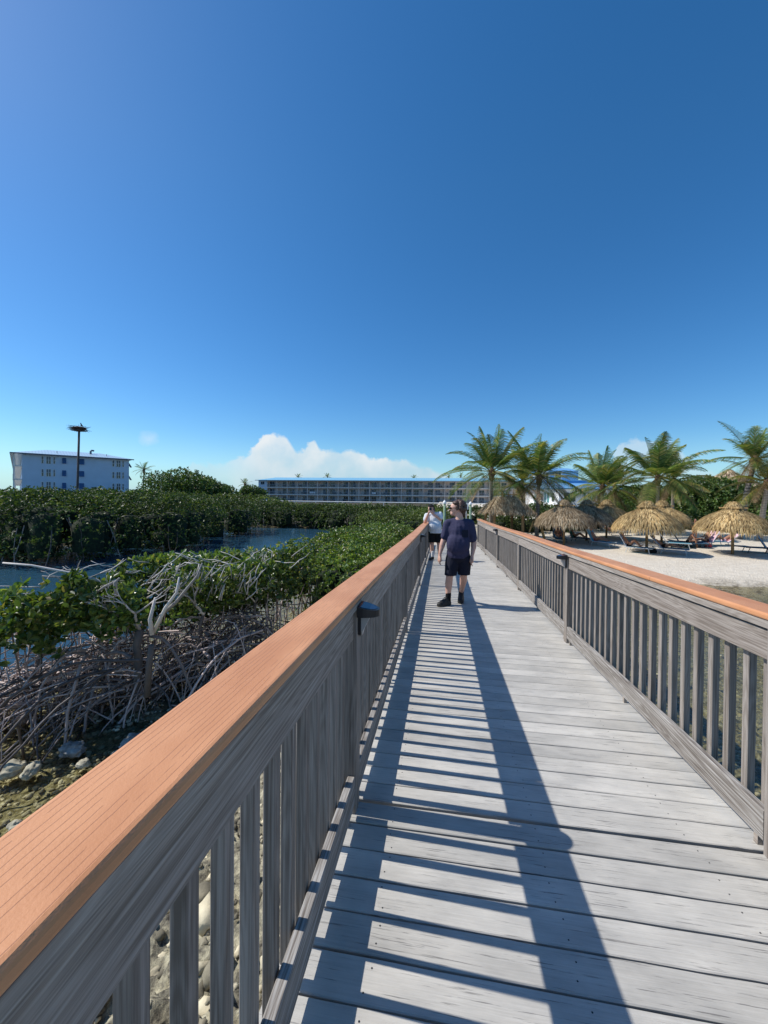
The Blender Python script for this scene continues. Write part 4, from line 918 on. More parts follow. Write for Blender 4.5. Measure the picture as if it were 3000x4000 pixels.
for x, D, ty, w, lab in [(2110, 52, 1960, 6, 'low shrub row at the left foot of the white beach house'), (2600, 36, 1985, 6, 'low bush under the trees behind the second umbrella pair'), (2780, 34, 1990, 6, 'low bush under the trees left of the right umbrella'), (2960, 31, 2010, 5, 'low bush at the right edge behind the right umbrella')]:
    tree('bush', lab, x, D, ty, w, -2.9, M_TREE, 1300, (.15, .28), 9, 'bush', .8)

# ------------------------------------------------------------------ palms
def palm(label, x, y, D, ground, base=None, nf=20, fl=3.3, mat=None, bark=None, dry=4, seed=1, r=.13, lean=0.0, wind=(0.25, 0.0), low=-0.6, group='coconut palms on the beach', stiff=1.0):
    R = random.Random(seed); hub = atD(x, y, D)
    bz = ground
    bpt = hub.copy(); bpt.z = bz
    if base is not None: q = atD(base[0], base[1], D); bpt = Vector((q.x, q.y, bz))
    root = empty('coconut_palm', bpt, 0, label, 'palm', group); H = hub-bpt
    mid = Vector((H.x*.25, H.y*.25, H.z*.5)) if base is not None else Vector((H.x*.5+R.uniform(-.1, .1), 0, H.z*.5))
    path = bez((0, 0, -.1), mid, H, 12); mb = MB(); rads = [r*1.45]+[r*(1.08-.25*k/10) for k in range(11)]
    mb.tube(path, rads, 12); mb.build('trunk', bark or M_PBARK, root, True)
    sh = MB(); sh.lathe([(r*.8, -.55), (r*1.35, -.3), (r*1.7, 0), (r*1.3, .25), (.02, .6)], 10, H, .15); 
    for k in range(26):
        a = R.uniform(0, 2*pi); z0 = R.uniform(-.5, .1); p = H+Vector((cos(a)*r*.9, sin(a)*r*.9, z0)); e = p+Vector((cos(a)*.16, sin(a)*.16, R.uniform(.05, .3))); sh.tube([p, e], [.03, .012], 5)
    sh.build('crown_shaft', M_PSHEATH, root, False)
    def fronds(n, m, elr, L, droop, name):
        stem = MB(); Ps, Ds, Ls, Ws = [], [], [], []
        V, Q = [], []
        for i in range(n):
            az = 2*pi*(i*0.618+R.uniform(-.05, .05)); el = R.uniform(*elr) if not isinstance(elr, list) else elr[i]
            l = L*R.uniform(.82, 1.05)*(0.8 if el > 1.2 else 1); dv = Vector((cos(az)*cos(el), sin(az)*cos(el), sin(el))); p = H+Vector((cos(az)*.08, sin(az)*.08, .12)); pts = [p]
            seg = 16; step = l/seg
            for k in range(seg):
                dv = (dv+Vector((wind[0]*.05, wind[1]*.05, -droop*(.022+.078*(k/seg)**1.2)*R.uniform(.85, 1.15)))).normalized(); p = p+dv*step; pts.append(p)
            stem.tube(pts, [max(.005, .026*(1-k/seg)) for k in range(seg+1)], 5, False)
            up0 = Vector((0, 0, 1)); nl = int(l*15); tw = R.uniform(-.5, .5)
            for s in (-1, 1):
                for j in range(nl):
                    t = .14+.86*j/(nl-1); kf = t*seg; k = min(int(kf), seg-1); f = kf-k; q = pts[k].lerp(pts[k+1], f); T = (pts[k+1]-pts[k]).normalized()
                    S = T.cross(up0); S = S.normalized() if S.length > .05 else Vector((1, 0, 0)); Un = S.cross(T)
                    S2 = (S*cos(tw)+Un*sin(tw)*s); ll = .25*L*max(.18, (sin(pi*min(1, .12+.86*t)))**.7)*R.uniform(.85, 1.1)
                    d1 = (S2*s*.85+T*(.45+.4*t)+Un*.12).normalized(); a = q+d1*ll*.5; d2 = (d1+Vector((0, 0, -.55-.35*R.random()))*stiff).normalized(); b = a+d2*ll*.5
                    w = .016*(L/3.3)*R.uniform(.8, 1.2)+.004; nrm = d1.cross(T); wv = (T*.9+Un*.25).normalized()*w
                    n0 = len(V); V += [q-wv, q+wv, a+wv*.85, a-wv*.85, b+wv*.15, b-wv*.15]; Q += [(n0, n0+1, n0+2, n0+3), (n0+3, n0+2, n0+4, n0+5)]
        o = np_mesh(name, np.array([tuple(v) for v in V]), np.array(Q), m, root)
        stem.build('frond_stems', M_PALMB if m is M_PALMB else M_PALMY, o)
    els = [max(low, 1.45-1.95*(i/(nf-1))**1.15+R.uniform(-.1, .1)) for i in range(nf)]; R.shuffle(els) if False else None
    fronds(nf, mat or M_PALM, els, fl, 1.0, 'crown')
    if dry: fronds(dry, M_PALMB, (-.9, -.1), fl*.8, 1.3, 'dry_fronds')
    return root
GS = -3.0
palm('tallest coconut palm at left of the row, its pale trunk crossing the thatched hut', 1921, 1850, 27, GS, None, 24, 4.0, seed=3, dry=2, wind=(-.2, 0))
palm('coconut palm with browning fronds, second from left, beside the left umbrella', 2106, 1868, 26, GS, (2096, 2094), 22, 3.7, seed=5, dry=7, wind=(.35, 0))
palm('drooping yellow green palm between the two leftmost tall palms', 2040, 1895, 33, GS, None, 16, 3.6, M_PALMY, seed=8, dry=4, low=-1.0)
palm('full green coconut palm in front of the white beach house', 2353, 1905, 32, GS, None, 24, 4.0, seed=9, dry=3)
palm('short palm just right of the one before the white house', 2402, 1912, 36, GS, None, 16, 3.4, M_PALMY, seed=10, dry=2, low=-.9)
palm('coconut palm rising behind the middle pair of umbrellas', 2570, 1872, 29, GS, None, 25, 4.2, seed=12, dry=4, wind=(.3, 0))
palm('yellow green palm with pale trunk behind the middle umbrellas', 2631, 1885, 34, GS, None, 16, 3.4, M_PALMY, seed=14, dry=3, low=-1.1)
palm('leaning coconut palm with black banded trunk behind the right umbrella', 2949, 1800, 27, GS, (2886, 2100), 20, 3.3, None, M_PBAND, seed=16, dry=6, r=.17, low=-.5)
palm('yellowing palm cut by the right edge of the picture', 3000, 1893, 26, GS, (2966, 2100), 18, 3.1, M_PALMY, seed=18, dry=5, low=-1.1, r=.16)
palm('slim lone palm between the white building and the tallest tree at left', 562, 1838, 64, -2.9, None, 13, 2.0, seed=21, dry=2, group='distant palms', r=.09)
for i, (x, y, D, lab) in enumerate([(957, 1893, 100, 'distant palm top touching the left end of the long hotel'), (1165, 1866, 185, 'distant leftmost palm top over the hotel roof'),
        (1279, 1864, 185, 'distant second palm top over the hotel roof, left of centre'), (1617, 1870, 185, 'tiny distant palm top over the hotel roof above the boardwalk end'),
        (1753, 1866, 185, 'distant palm top over the roof right above the walking man'), (1800, 1862, 180, 'distant spiky palm top over the roof left of the tall palm'), (1889, 1866, 185, 'distant palm top over the roof behind the tallest palm')]):
    palm(lab, x, y, D, -2.9, None, 13, 2.6 if D > 120 else 2.2, seed=30+i, dry=0, group='distant palms', r=.2)

# ------------------------------------------------------------------ thatch umbrellas
def thatch_strips(prof, n, lmin, lmax, w, cx=0, cy=0, sx=1, sy=1, amin=0, amax=2*pi, lift=.12):
    prof = np.array(prof); seg = np.diff(prof, axis=0); sl = np.linalg.norm(seg, axis=1)*(prof[:-1, 0]+prof[1:, 0]+.1); cum = np.concatenate([[0], np.cumsum(sl)])
    u = rng.random(n)*cum[-1]; k = np.clip(np.searchsorted(cum, u)-1, 0, len(sl)-1); f = (u-cum[k])/sl[k]
    r = prof[k, 0]+seg[k, 0]*f; z = prof[k, 1]+seg[k, 1]*f; t = seg[k]/np.linalg.norm(seg[k], axis=1, keepdims=True)
    a = rng.uniform(amin, amax, n)+0; ja = rng.normal(0, .16, n); ca, sa = np.cos(a), np.sin(a)
    T = np.stack([t[:, 0]*np.cos(a+ja), t[:, 0]*np.sin(a+ja), t[:, 1]], 1); Nn = np.stack([-t[:, 1]*ca, -t[:, 1]*sa, t[:, 0]], 1); Nn *= np.sign(Nn[:, 2:3]+1e-6)
    P = np.stack([cx+r*ca*sx, cy+r*sa*sy, z], 1)+Nn*rng.uniform(0, .04, (n, 1)); S = unit(np.cross(T, Nn)); L = rng.uniform(lmin, lmax, n)[:, None]; W = rng.uniform(w*.6, w*1.3, n)[:, None]
    m = P+T*L*.5+Nn*L*rng.uniform(-.02, lift, (n, 1)); e = m+unit(T+np.array([0, 0, -.35])+rng.normal(0, .12, (n, 3)))*L*.5
    V = np.stack([P-S*W, P+S*W, m+S*W*.9, m-S*W*.9, e+S*W*.25, e-S*W*.25], 1).reshape(-1, 3); i = np.arange(n)[:, None]*6
    Q = np.concatenate([i+np.array([[0, 1, 2, 3]]), i+np.array([[3, 2, 4, 5]])], 1).reshape(-1, 4)
    return V, Q
UPROF = [(.16, 2.52), (.45, 2.38), (.68, 2.26), (1.0, 2.12), (1.35, 1.93), (1.62, 1.70), (1.80, 1.46), (1.85, 1.34)]
def umbrella(label, mat):
    root = empty('thatched_umbrella', (0, 0, 0), 0, label, 'umbrella', 'thatched umbrellas on the beach')
    V, Q = thatch_strips(UPROF, 5600, .20, .42, .013); np_mesh('thatch', V, Q, mat, root)
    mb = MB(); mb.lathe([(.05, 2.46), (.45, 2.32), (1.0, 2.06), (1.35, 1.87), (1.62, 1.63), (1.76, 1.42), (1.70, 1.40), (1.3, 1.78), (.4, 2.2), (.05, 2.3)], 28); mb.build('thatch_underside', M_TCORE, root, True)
    V, Q = thatch_strips([(.02, 2.80), (.18, 2.76), (.32, 2.64), (.42, 2.52)], 700, .12, .24, .013, lift=.2); 
    c = np_mesh('thatch_cap', V, Q, mat, root)
    mb = MB(); mb.lathe([(.36, 2.50), (.30, 2.62), (.17, 2.73), (.01, 2.77)], 18); mb.build('cap_core', M_TCORE, c, True)
    mb = MB()
    for k in range(4):
        a = k*pi/2; M = Matrix.Rotation(a, 4, 'Z'); mb.cbox(-.52, .52, -.45, -.40, 2.44+.022*(k % 2), 2.49+.022*(k % 2), .005, 'x', M)
    mb.build('cap_frame', M_TIMY, root)
    mb = MB(); mb.tube([(0, 0, -.2), (0, 0, 1.3), (.01, 0, 2.5)], [.078, .075, .07], 12); mb.build('pole', M_TIM, root, True)
    mb = MB()
    for k in range(8):
        a = k*pi/4; mb.tube([(0, 0, 2.42), (cos(a)*.9, sin(a)*.9, 2.05), (cos(a)*1.7, sin(a)*1.7, 1.42)], .022, 6)
        mb.tube([(0, 0, 1.5), (cos(a)*.8, sin(a)*.8, 2.05)], .018, 6)
    mb.build('rafters', M_TIM, root)
    return root
def place(o, x, y=None, D=None, z=GS, label=None, rz=0):
    if D is None: p = onZ(x, y, z)
    else: p = atD(x, 2000, D); p.z = z
    p.z = z; o.location = p; o.rotation_euler = (0, 0, rz)
    if label: o['label'] = label
    return p
u1 = umbrella('x', M_THATCH); u2 = umbrella('x', M_THATCHG)
UM = [(u1, 2864, 20.3, 'golden thatched umbrella farthest right, before the banded palm'), (None, 2528, 20.7, 'large golden thatched umbrella in the middle, nearest the railing'),
      (None, 2586, 24.4, 'golden thatched umbrella half hidden behind the middle one'), (None, 2370, 27.0, 'golden thatched umbrella between the grey ones and the middle one, farthest back'),
      (u2, 2204, 23.4, 'leftmost weathered brown thatched umbrella, beside the palm trunk'), ('g', 2292, 25.6, 'weathered grey thatched umbrella behind the leftmost one')]
for i, (o, x, D, lab) in enumerate(UM):
    if o is None: o = copy_tree(u1)
    elif o == 'g': o = copy_tree(u2)
    sc = {2528: .86, 2586: .87, 2204: .90, 2292: .88}.get(x, .87); o.scale = (sc, sc, 1.0)
    place(o, x, D=D, label=lab, rz=.55+.7*i)

# long thatched hut with crossed ridge poles
def hut():
    L = atD(1890, 2000, 25.5); Rr = atD(2062, 2000, 25.5); c = (L+Rr)/2; ax = (Rr-L); ax.z = 0; W_ = ax.length; ang = atan2(ax.y, ax.x)
    root = empty('thatched_hut', (c.x, c.y, GS+.1), ang, 'long thatched hut with white crossed ridge poles behind the tallest palm trunk', 'hut')
    hw, hd, ze, zr = W_/2+.05, 1.25, 1.85, 2.95; rx = hw-1.0
    Vs = []; n = 5200
    def roof_pt(u, v):  # u along -1..1, v 0 ridge..1 eave, side
        return None
    P, T, Nn = [], [], []
    for i in range(n):
        side = random.random()
        if side < .8:
            s = 1 if random.random() < .35 else -1; v = sqrt(random.random()); x = U(-1, 1)*(rx+(hw-rx)*v); y = s*hd*v; z = zr-(zr-ze)*v**1.15; t = Vector((0, s*hd, -(zr-ze))).normalized(); nn = Vector((0, s*(zr-ze), hd)).normalized()
        else:
            s = random.choice((-1, 1)); v = sqrt(random.random()); x = s*(rx+(hw-rx)*v); y = U(-1, 1)*hd*v; z = zr-(zr-ze)*v**1.15; t = Vector((s*(hw-rx), 0, -(zr-ze))).normalized(); nn = Vector((s*(zr-ze), 0, hw-rx)).normalized()
        P.append((x, y, z)); T.append(t); Nn.append(nn)
    P, T, Nn = map(np.array, (P, T, Nn)); T = unit(T+rng.normal(0, .14, T.shape)); S = unit(np.cross(T, Nn)); Ln = rng.uniform(.2, .4, (n, 1)); Wd = rng.uniform(.010, .022, (n, 1))
    P = P+Nn*rng.uniform(0, .05, (n, 1)); m = P+T*Ln*.5+Nn*Ln*rng.uniform(0, .15, (n, 1)); e = m+unit(T+np.array([0, 0, -.4]))*Ln*.5
    V = np.stack([P-S*Wd, P+S*Wd, m+S*Wd*.9, m-S*Wd*.9, e+S*Wd*.3, e-S*Wd*.3], 1).reshape(-1, 3); i = np.arange(n)[:, None]*6; Q = np.concatenate([i+np.array([[0, 1, 2, 3]]), i+np.array([[3, 2, 4, 5]])], 1).reshape(-1, 4)
    np_mesh('thatch_roof', V, Q, M_THATCHG, root)
    mb = MB(); A = [(-rx, 0, zr-.05), (rx, 0, zr-.05), (hw, hd, ze), (-hw, hd, ze), (-hw, -hd, ze), (hw, -hd, ze)]
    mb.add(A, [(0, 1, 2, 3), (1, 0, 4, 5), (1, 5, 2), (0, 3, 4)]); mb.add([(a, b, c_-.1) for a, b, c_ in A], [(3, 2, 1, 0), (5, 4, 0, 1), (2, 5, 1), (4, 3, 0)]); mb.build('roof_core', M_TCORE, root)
    for k in range(6):
        x = -rx+.15+(2*rx-.1)*k/5; mb = MB(); 
        mb.tube([(x+.10, .22, zr-.10), (x-.16, -.25, zr+.22)], .028, 6); mb.tube([(x-.10, -.22, zr-.10), (x+.02, .25, zr+.16)], .025, 6); mb.build('ridge_pole', M_CAPW if k % 2 == 0 else M_TIMY, root)
    mb = MB(); mb.tube([(-rx-.1, -.06, zr+.06), (rx+.2, -.06, zr+.06)], .03, 6); mb.build('ridge_pole', M_TIMY, root)
    for x in (-hw+.45, hw-.75):
        for y in (-hd+.2, hd-.2): mb = MB(); mb.tube([(x, y, -.3), (x, y, ze+.25)], .085, 9); mb.build('post', M_TIM, root)
    mb = MB(); mb.tube([(-hw+.45, -hd+.1, .62), (hw-.75, -hd+.1, .66)], .04, 7); mb.build('bench_rail', M_TIM, root)
hut()
#==PART3==
# ------------------------------------------------------------------ long hotel behind the far bank
def frame(A, B, z0=0.0):
    """matrix with origin A, x towards B, y away from the camera"""
    ax = Vector((B.x-A.x, B.y-A.y, 0)); L = ax.length; ax.normalize(); ay = Vector((-ax.y, ax.x, 0))
    if ay.y < 0: ay = -ay
    return Matrix(((ax.x, ay.x, 0, A.x), (ax.y, ay.y, 0, A.y), (0, 0, 1, z0), (0, 0, 0, 1))), L
def fempty(name, M, label, cat_, group=None):
    o = empty(name, M.translation, 0, label, cat_, group); o.matrix_world = M; return o
def hip(mb, x0, x1, y0, y1, z, inset, rise, t=.18):
    E = [(x0, y0, z), (x1, y0, z), (x1, y1, z), (x0, y1, z)]; yr = min(inset, (y1-y0)/2-.05)
    Rg = [(x0+yr, y0+yr, z+rise), (x1-yr, y0+yr, z+rise), (x1-yr, y1-yr, z+rise), (x0+yr, y1-yr, z+rise)]
    mb.add(E+Rg, [(0, 1, 5, 4), (1, 2, 6, 5), (2, 3, 7, 6), (3, 0, 4, 7), (4, 5, 6, 7), (3, 2, 1, 0)])
def hotel():
    A = atD(1010, 1900, 150); B = atD(2090, 1900, 139); M, L = frame(A, B)
    root = fempty('hotel', M, 'long three storey beige hotel with aqua metal roof and rows of balconies beyond the mangroves', 'building')
    FL = [-2.72, 0.03, 2.80]; EV = 5.35; dep = 1.7
    mb = MB(); mb.box(0, L, dep, dep+14, -3.6, EV); mb.build('wall', M_BEIGE, root)
    mb = MB(); mb.box(-.1, L, 0.0, dep-.01, -3.6, FL[0]-.35); mb.build('plinth', M_TRIMB, root)
    for z in FL: mb = MB(); mb.box(0, L, -.08, dep-.005, z-.34, z); mb.build('balcony_slab', M_TRIMB, root)
    mb = MB(); mb.box(0, L, -.05, dep-.006, EV-.28, EV-.02); mb.build('eave_beam', M_TRIMB, root)
    mb = MB(); hip(mb, -1.0, L+1, -1.1, dep+15, EV, 6.0, 1.35); mb.build('roof', M_ROOFA, root)
    mb = MB(); mb.box(-1.02, L+1.02, -1.14, -1.07, EV-.12, EV+.1); mb.build('fascia', M_FASC, root)
    ew = 3.4
    mb = MB(); mb.box(-.02, ew, -.06, dep-.01, -3.6, EV-.02); mb.build('end_wall', M_STUCCO, root)
    for z in FL:
        w = MB(); w.box(.9, 2.5, -.12, -.065, z+.9, z+2.15); f = w.build('window', M_TRIM, root)
        for k in range(2): p = MB(); p.box(.98+.75*k, 1.67+.75*k, -.135, -.122, z+.98, z+2.07); p.build('pane', M_GLASS, f)
    n = 25; bw = (L-ew)/n
    for k in range(n+1):
        x = ew+bw*k; mb = MB(); mb.box(x-.14, x+.14, 0.03, dep-.007, FL[0], EV-.285); mb.build('partition', M_BEIGE, root)
    for i, z in enumerate(FL):
        for k in range(n):
            x = ew+bw*k; h = random.Random(i*100+k); sw = 2.0; off = (1.7 if k % 2 else .5)
            d = MB(); d.box(x+off, x+off+sw, dep-.06, dep-.004, z+.02, z+2.12); f = d.build('sliding_door', M_TRIM, root)
            p = MB(); p.box(x+off+.08, x+off+sw/2-.03, dep-.085, dep-.062, z+.10, z+2.04); p.build('pane', M_GLASS if h.random() < .8 else M_BLIND, f)
            p = MB(); p.box(x+off+sw/2+.03, x+off+sw-.08, dep-.085, dep-.062, z+.10, z+2.04); p.build('pane', M_GLASS if h.random() < .45 else M_BLIND, f)
    rl = MB()
    for i, z in enumerate(FL):
        for k in range(n):
            x = ew+bw*k+.16; x2 = x+bw-.32
            b = MB(); b.box(x, x2, -.03, .0, z+.98, z+1.04); b.box(x, x2, -.03, .0, z+.08, z+.12)
            j = x
            while j < x2: b.box(j, j+.035, -.025, -.005, z+.12, z+.98); j += .22
            b.build('balcony_railing', M_RAILG, root)
            # dark outdoor chairs
    for i, z in enumerate(FL):
        for k in range(n):
            h = random.Random(i*77+k)
            for c in range(h.choice((1, 2))):
                x = ew+bw*k+h.uniform(.5, bw-1.2); b = MB(); b.box(x, x+.5, .45, .95, z+.38, z+.45); b.box(x, x+.5, .93, .99, z+.4, z+.95)
                for (u, v) in ((0, .46), (.45, .46), (0, .9), (.45, .9)): b.box(x+u, x+u+.05, v, v+.05, z, z+.38)
                o = b.build('balcony_chair', M_FRAMED); o.matrix_world = M; tag(o, 'dark chair on a balcony of the long hotel', 'chair', 'dark chairs on the hotel balconies')
    # laundry towels on two rails
    for k, i, nme in ((4, 1, 'white towels hung over the middle floor balcony rail near the hotel left end'), (10, 1, 'white towel over the middle floor balcony rail near the hotel centre')):
        x = ew+bw*k+1.0; z = FL[i]; b = MB(); 
        for q in range(3 if k == 4 else 2): b.box(x+q*.75, x+q*.75+.66, -.06, -.035, z+.35, z+1.07)
        o = b.build('beach_towel', M_WHITE); o.matrix_world = M; tag(o, nme, 'towels')
    return M, L
hotel()

def left_building():
    A = atD(86, 1900, 85); B = atD(504, 1900, 98.8); M, L = frame(A, B)
    root = fempty('apartment_building', M, 'white four storey building with blue shutters and pale metal hip roof at far left', 'building')
    EV = 8.55; y1 = 118
    mb = MB(); mb.box(0, L, 0, y1, 0.0, EV-.05); mb.build('wall', M_STUCCO, root)
    mb = MB(); mb.box(1.5, L-1, 1.2, y1-1, -3.6, -.005); mb.build('ground_storey', M_BEIGE, root)
    mb = MB(); hip(mb, -1.9, L+.9, -1.0, y1+1, EV, 6.2, 1.5); mb.build('roof', M_ROOFP, root)
    mb = MB(); mb.box(-1.92, L+.92, -1.05, -.99, EV-.18, EV+.06); mb.box(-1.96, -1.91, -.98, y1, EV-.18, EV+.06); mb.build('fascia', M_FASCD, root)
    for z in (-.02, 2.9, 5.85):
        mb = MB(); mb.box(-1.5, -.005, .05, y1-.5, z-.22, z+.0); mb.build('gallery_slab', M_TRIM, root)
        mb = MB(); mb.box(-1.5, -1.45, .06, y1-.5, z+.95, z+1.02)
        for k in range(int(y1/.35)): mb.box(-1.49, -1.46, .1+k*.35, .14+k*.35, z+.002, z+.95)
        mb.build('gallery_railing', M_RAILG, root)
    for k in range(19): mb = MB(); y = .2+k*6; mb.box(-1.45, -1.2, y, y+.25, -3.6, EV-.06); mb.build('column', M_TRIM, root)
    def px(x): return L*(x-185)/(1572-185)*1.0
    def persp(x):     # photo column (zoomed crop) -> distance along the wall
        src = 30+x/3.318; d = ray(src, 1900); a = np.array([d[0], d[1]]); ax = np.array([M[0][0], M[1][0]]); o = np.array([A.x, A.y])
        Mx = np.array([[a[0], -ax[0]], [a[1], -ax[1]]]); s = np.linalg.solve(Mx, o); return float(s[1])
    for z in (7.35, 4.45, 1.55):
        for xa, xb, hh in ((437, 466, .78), (499, 561, .82), (590, 616, .78), (1355, 1383, .76), (1408, 1462, .80), (1484, 1506, .76)):
            a, b = persp(xa), persp(xb); w = MB(); w.box(a-.05, b+.05, -.07, -.004, z-hh-.05, z+hh+.05); f = w.build('window', M_TRIM, root)
            nn = 2 if b-a > .75 else 1; ww = (b-a)/nn
            for q in range(nn):
                for s in (0, 1): p = MB(); p.box(a+q*ww+.05, a+(q+1)*ww-.05, -.09, -.073, z-hh+s*(hh+.03), z-.04+s*hh); p.build('pane', M_GLASS if s == 0 else M_BLIND, f)
        for xa, xb, hh in ((706, 757, .68), (925, 990, .68)):
            a, b = persp(xa), persp(xb); w = MB(); P = [(a, -.05, z+hh), (b, -.05, z+hh), (b, -.42, z-hh), (a, -.42, z-hh)]
            w.add(P+[(x, y+.05, zz) for x, y, zz in P], [(3, 2, 1, 0), (4, 5, 6, 7), (0, 1, 5, 4), (1, 2, 6, 5), (2, 3, 7, 6), (3, 0, 4, 7)]); w.build('shutter', M_SHUT, root)
    for z in (7.2, 3.9):
        w = MB(); P = [(L+.01, 1, z+.9), (L+.01, 3, z+.9), (L+.8, 3, z-.5), (L+.8, 1, z-.5)]; w.add(P+[(x, y, zz-.07) for x, y, zz in P], [(0, 1, 2, 3), (7, 6, 5, 4), (0, 4, 5, 1), (1, 5, 6, 2), (2, 6, 7, 3), (3, 7, 4, 0)]); w.build('shutter', M_SHUT, root)
    mb = MB(); x = persp(1100); mb.tube([(x, 3.4, EV+.6), (x, 3.4, EV+1.7), (x+.2, 3.4, EV+1.95), (x+.7, 3.4, EV+1.9)], .22, 9); mb.build('roof_vent', M_FASCD, root)
    for xx, yy in ((645, 1.5), (1295, 1.5)): mb = MB(); x = persp(xx); mb.tube([(x, yy, EV+.3), (x, yy, EV+1.15)], .07, 6); mb.build('roof_vent', M_RAILG, root)
left_building()

def beach_house():
    C = atD(2184, 1900, 60); E = atD(2426, 1900, 63); M, L = frame(C, E)
    root = fempty('beach_house', M, 'white beach house with bright blue hip roof and dormer windows behind the palms', 'building')
    G = atD(2083, 1900, 70); Gi = M.inverted() @ Vector((G.x, G.y, 0)); gx, gy = Gi.x, Gi.y
    zt, zb = 1.25, -2.05
    # body: corner at origin, right wall along +x, left wall to (gx, gy)
    P = [(0, 0), (L, 0), (L, 12), (gx, 12), (gx, gy)]
    mb = MB(); n = 5; V = [(x, y, zb-1) for x, y in P]+[(x, y, zt) for x, y in P]; mb.add(V, [tuple(range(n-1, -1, -1)), tuple(range(n, 2*n))]+[(i, (i+1) % n, n+(i+1) % n, n+i) for i in range(n)]); mb.build('wall', M_WHITEW, root)
    u = Vector((gx, gy, 0)).normalized(); nrm = Vector((-u.y, u.x, 0)); nrm = nrm if nrm.x < 0 else -nrm; GL = sqrt(gx*gx+gy*gy)
    def panel(name, wall, a, b, z0, z1, m, t=.06, par=root, off=.004):
        w = MB()
        if wall == 'r': w.box(a, b, -t-off, -off, z0, z1)
        else:
            p = [u*a+nrm*off, u*b+nrm*off, u*b+nrm*(t+off), u*a+nrm*(t+off)]; w.add([(q.x, q.y, z0) for q in p]+[(q.x, q.y, z1) for q in p], [(3, 2, 1, 0), (4, 5, 6, 7), (0, 1, 5, 4), (1, 2, 6, 5), (2, 3, 7, 6), (3, 0, 4, 7)])
        return w.build(name, m, par)
    k = L/242.0
    for a, b in ((16, 63), (106, 140), (170, 184), (187, 205)):
        w = panel('window', 'r', a*k, b*k, -.85, .75, M_TRIM); m_ = (a+b)/2
        panel('pane', 'r', a*k+.1, m_*k-.05, -.75, .65, M_GLASS, .02, w, .066); panel('pane', 'r', m_*k+.05, b*k-.1, -.75, .65, M_GLASS, .02, w, .066)
    panel('door', 'r', 78*k, 92*k, -1.9, .6, M_TRIM); panel('shutter', 'r', 92.5*k, 102*k, -1.2, .7, M_SHUTG)
    for a, b, m_ in ((.12, .24, 'w'), (.34, .42, 's'), (.46, .52, 's'), (.55, .78, 'd'), (.86, .93, 's')):
        if m_ == 'w':
            w = panel('window', 'l', a*GL, b*GL, -.85, .7, M_TRIM); [panel('pane', 'l', (a+.03+.045*q)*GL, (a+.065+.045*q)*GL, -.8, .6, M_GLASS, .02, w, .066) for q in range(2)]
        elif m_ == 's': panel('shutter', 'l', a*GL, b*GL, -1.0, .65, M_SHUTG)
        else:
            w = panel('door', 'l', a*GL, b*GL, -1.7, .7, M_TRIM)
            for q in range(3):
                for s in range(4): panel('pane', 'l', (a+.03+.065*q)*GL, (a+.08+.065*q)*GL, -1.1+.42*s, -.75+.42*s, M_GLASS, .02, w, .066)
    # awning window at the right
    w = MB(); a, b = 150*k, 168*k; w.add([(a, -.05, .9), (b, -.05, .9), (b, -.9, .1), (a, -.9, .1), (a, -.05, .85), (b, -.05, .85), (b, -.85, .05), (a, -.85, .05)], [(3, 2, 1, 0), (4, 5, 6, 7), (0, 1, 5, 4), (1, 2, 6, 5), (2, 3, 7, 6), (3, 0, 4, 7)]); w.build('awning', M_TRIM, root)
    panel('window', 'r', 147*k, 168.8*k, -.8, .75, M_GLASS)
    # roof
    q = [(-.5, -.8), (L+.8, -.8), (L+.8, 12.6), (gx-.6, 12.6), (gx-.7, gy-.5)]; r_ = [(1.2, 3.4), (L-3, 3.4), (L-3, 8), (1.0, 8.0), (.2, 5.4)]
    V = [(x, y, zt+.02) for x, y in q]+[(x, y, 2.8) for x, y in r_]; mb = MB(); mb.add(V, [(4, 3, 2, 1, 0), (5, 6, 7, 8, 9)]+[(i, (i+1) % 5, 5+(i+1) % 5, 5+i) for i in range(5)]); mb.build('roof', M_ROOFB, root)
    mb = MB()
    for i in (0, 4):
        p0 = Vector((*q[i], zt)); p1 = Vector((*q[(i+1) % 5], zt)); mb.tube([p0, p1], .11, 4)
    mb.build('fascia', M_FASC, root)
    # dormer block with two small windows
    D0 = MB(); D0.box(-1.2, 6.2, 3.0, 7.5, 2.2, 4.25); d = D0.build('dormer', M_ROOFB, root)
    for x in (-1.0, 1.4):
        w = MB(); w.box(x, x+1.5, 2.9, 2.996, 2.75, 4.15); f = w.build('dormer_window', M_WHITEW, root)
        for s in (0, 1): p = MB(); p.box(x+.22+.56*s, x+.68+.56*s, 2.87, 2.897, 2.98, 3.95); p.build('pane', M_GLASS, f)
    mb = MB(); hip(mb, -1.6, 6.6, 2.6, 7.9, 4.27, 1.6, .55); mb.build('dormer_roof', M_ROOFB, root)
beach_house()

def grey_roof():
    c = atD(2845, 1880, 58); root = empty('thatched_hall', (c.x, c.y, -2.9), 0, 'grey thatched roof peeking over the trees left of the leaning palm crown', 'hall')
    V, Q = thatch_strips([(.1, 7.3), (1.5, 6.3), (3.6, 5.0), (5.0, 4.0)], 2600, .4, .8, .06); np_mesh('thatch_roof', V, Q, M_THATCHG, root)
    mb = MB(); mb.lathe([(.05, 7.2), (1.5, 6.2), (3.6, 4.9), (5, 3.9), (4.8, 3.8), (.1, 6.8)], 24); mb.build('roof_core', M_TCORE, root)
    for k in range(8): mb = MB(); a = k*pi/4; mb.tube([(4.2*cos(a), 4.2*sin(a), -.3), (4.2*cos(a), 4.2*sin(a), 4.3)], .12, 7); mb.build('post', M_TIM, root)
grey_roof()

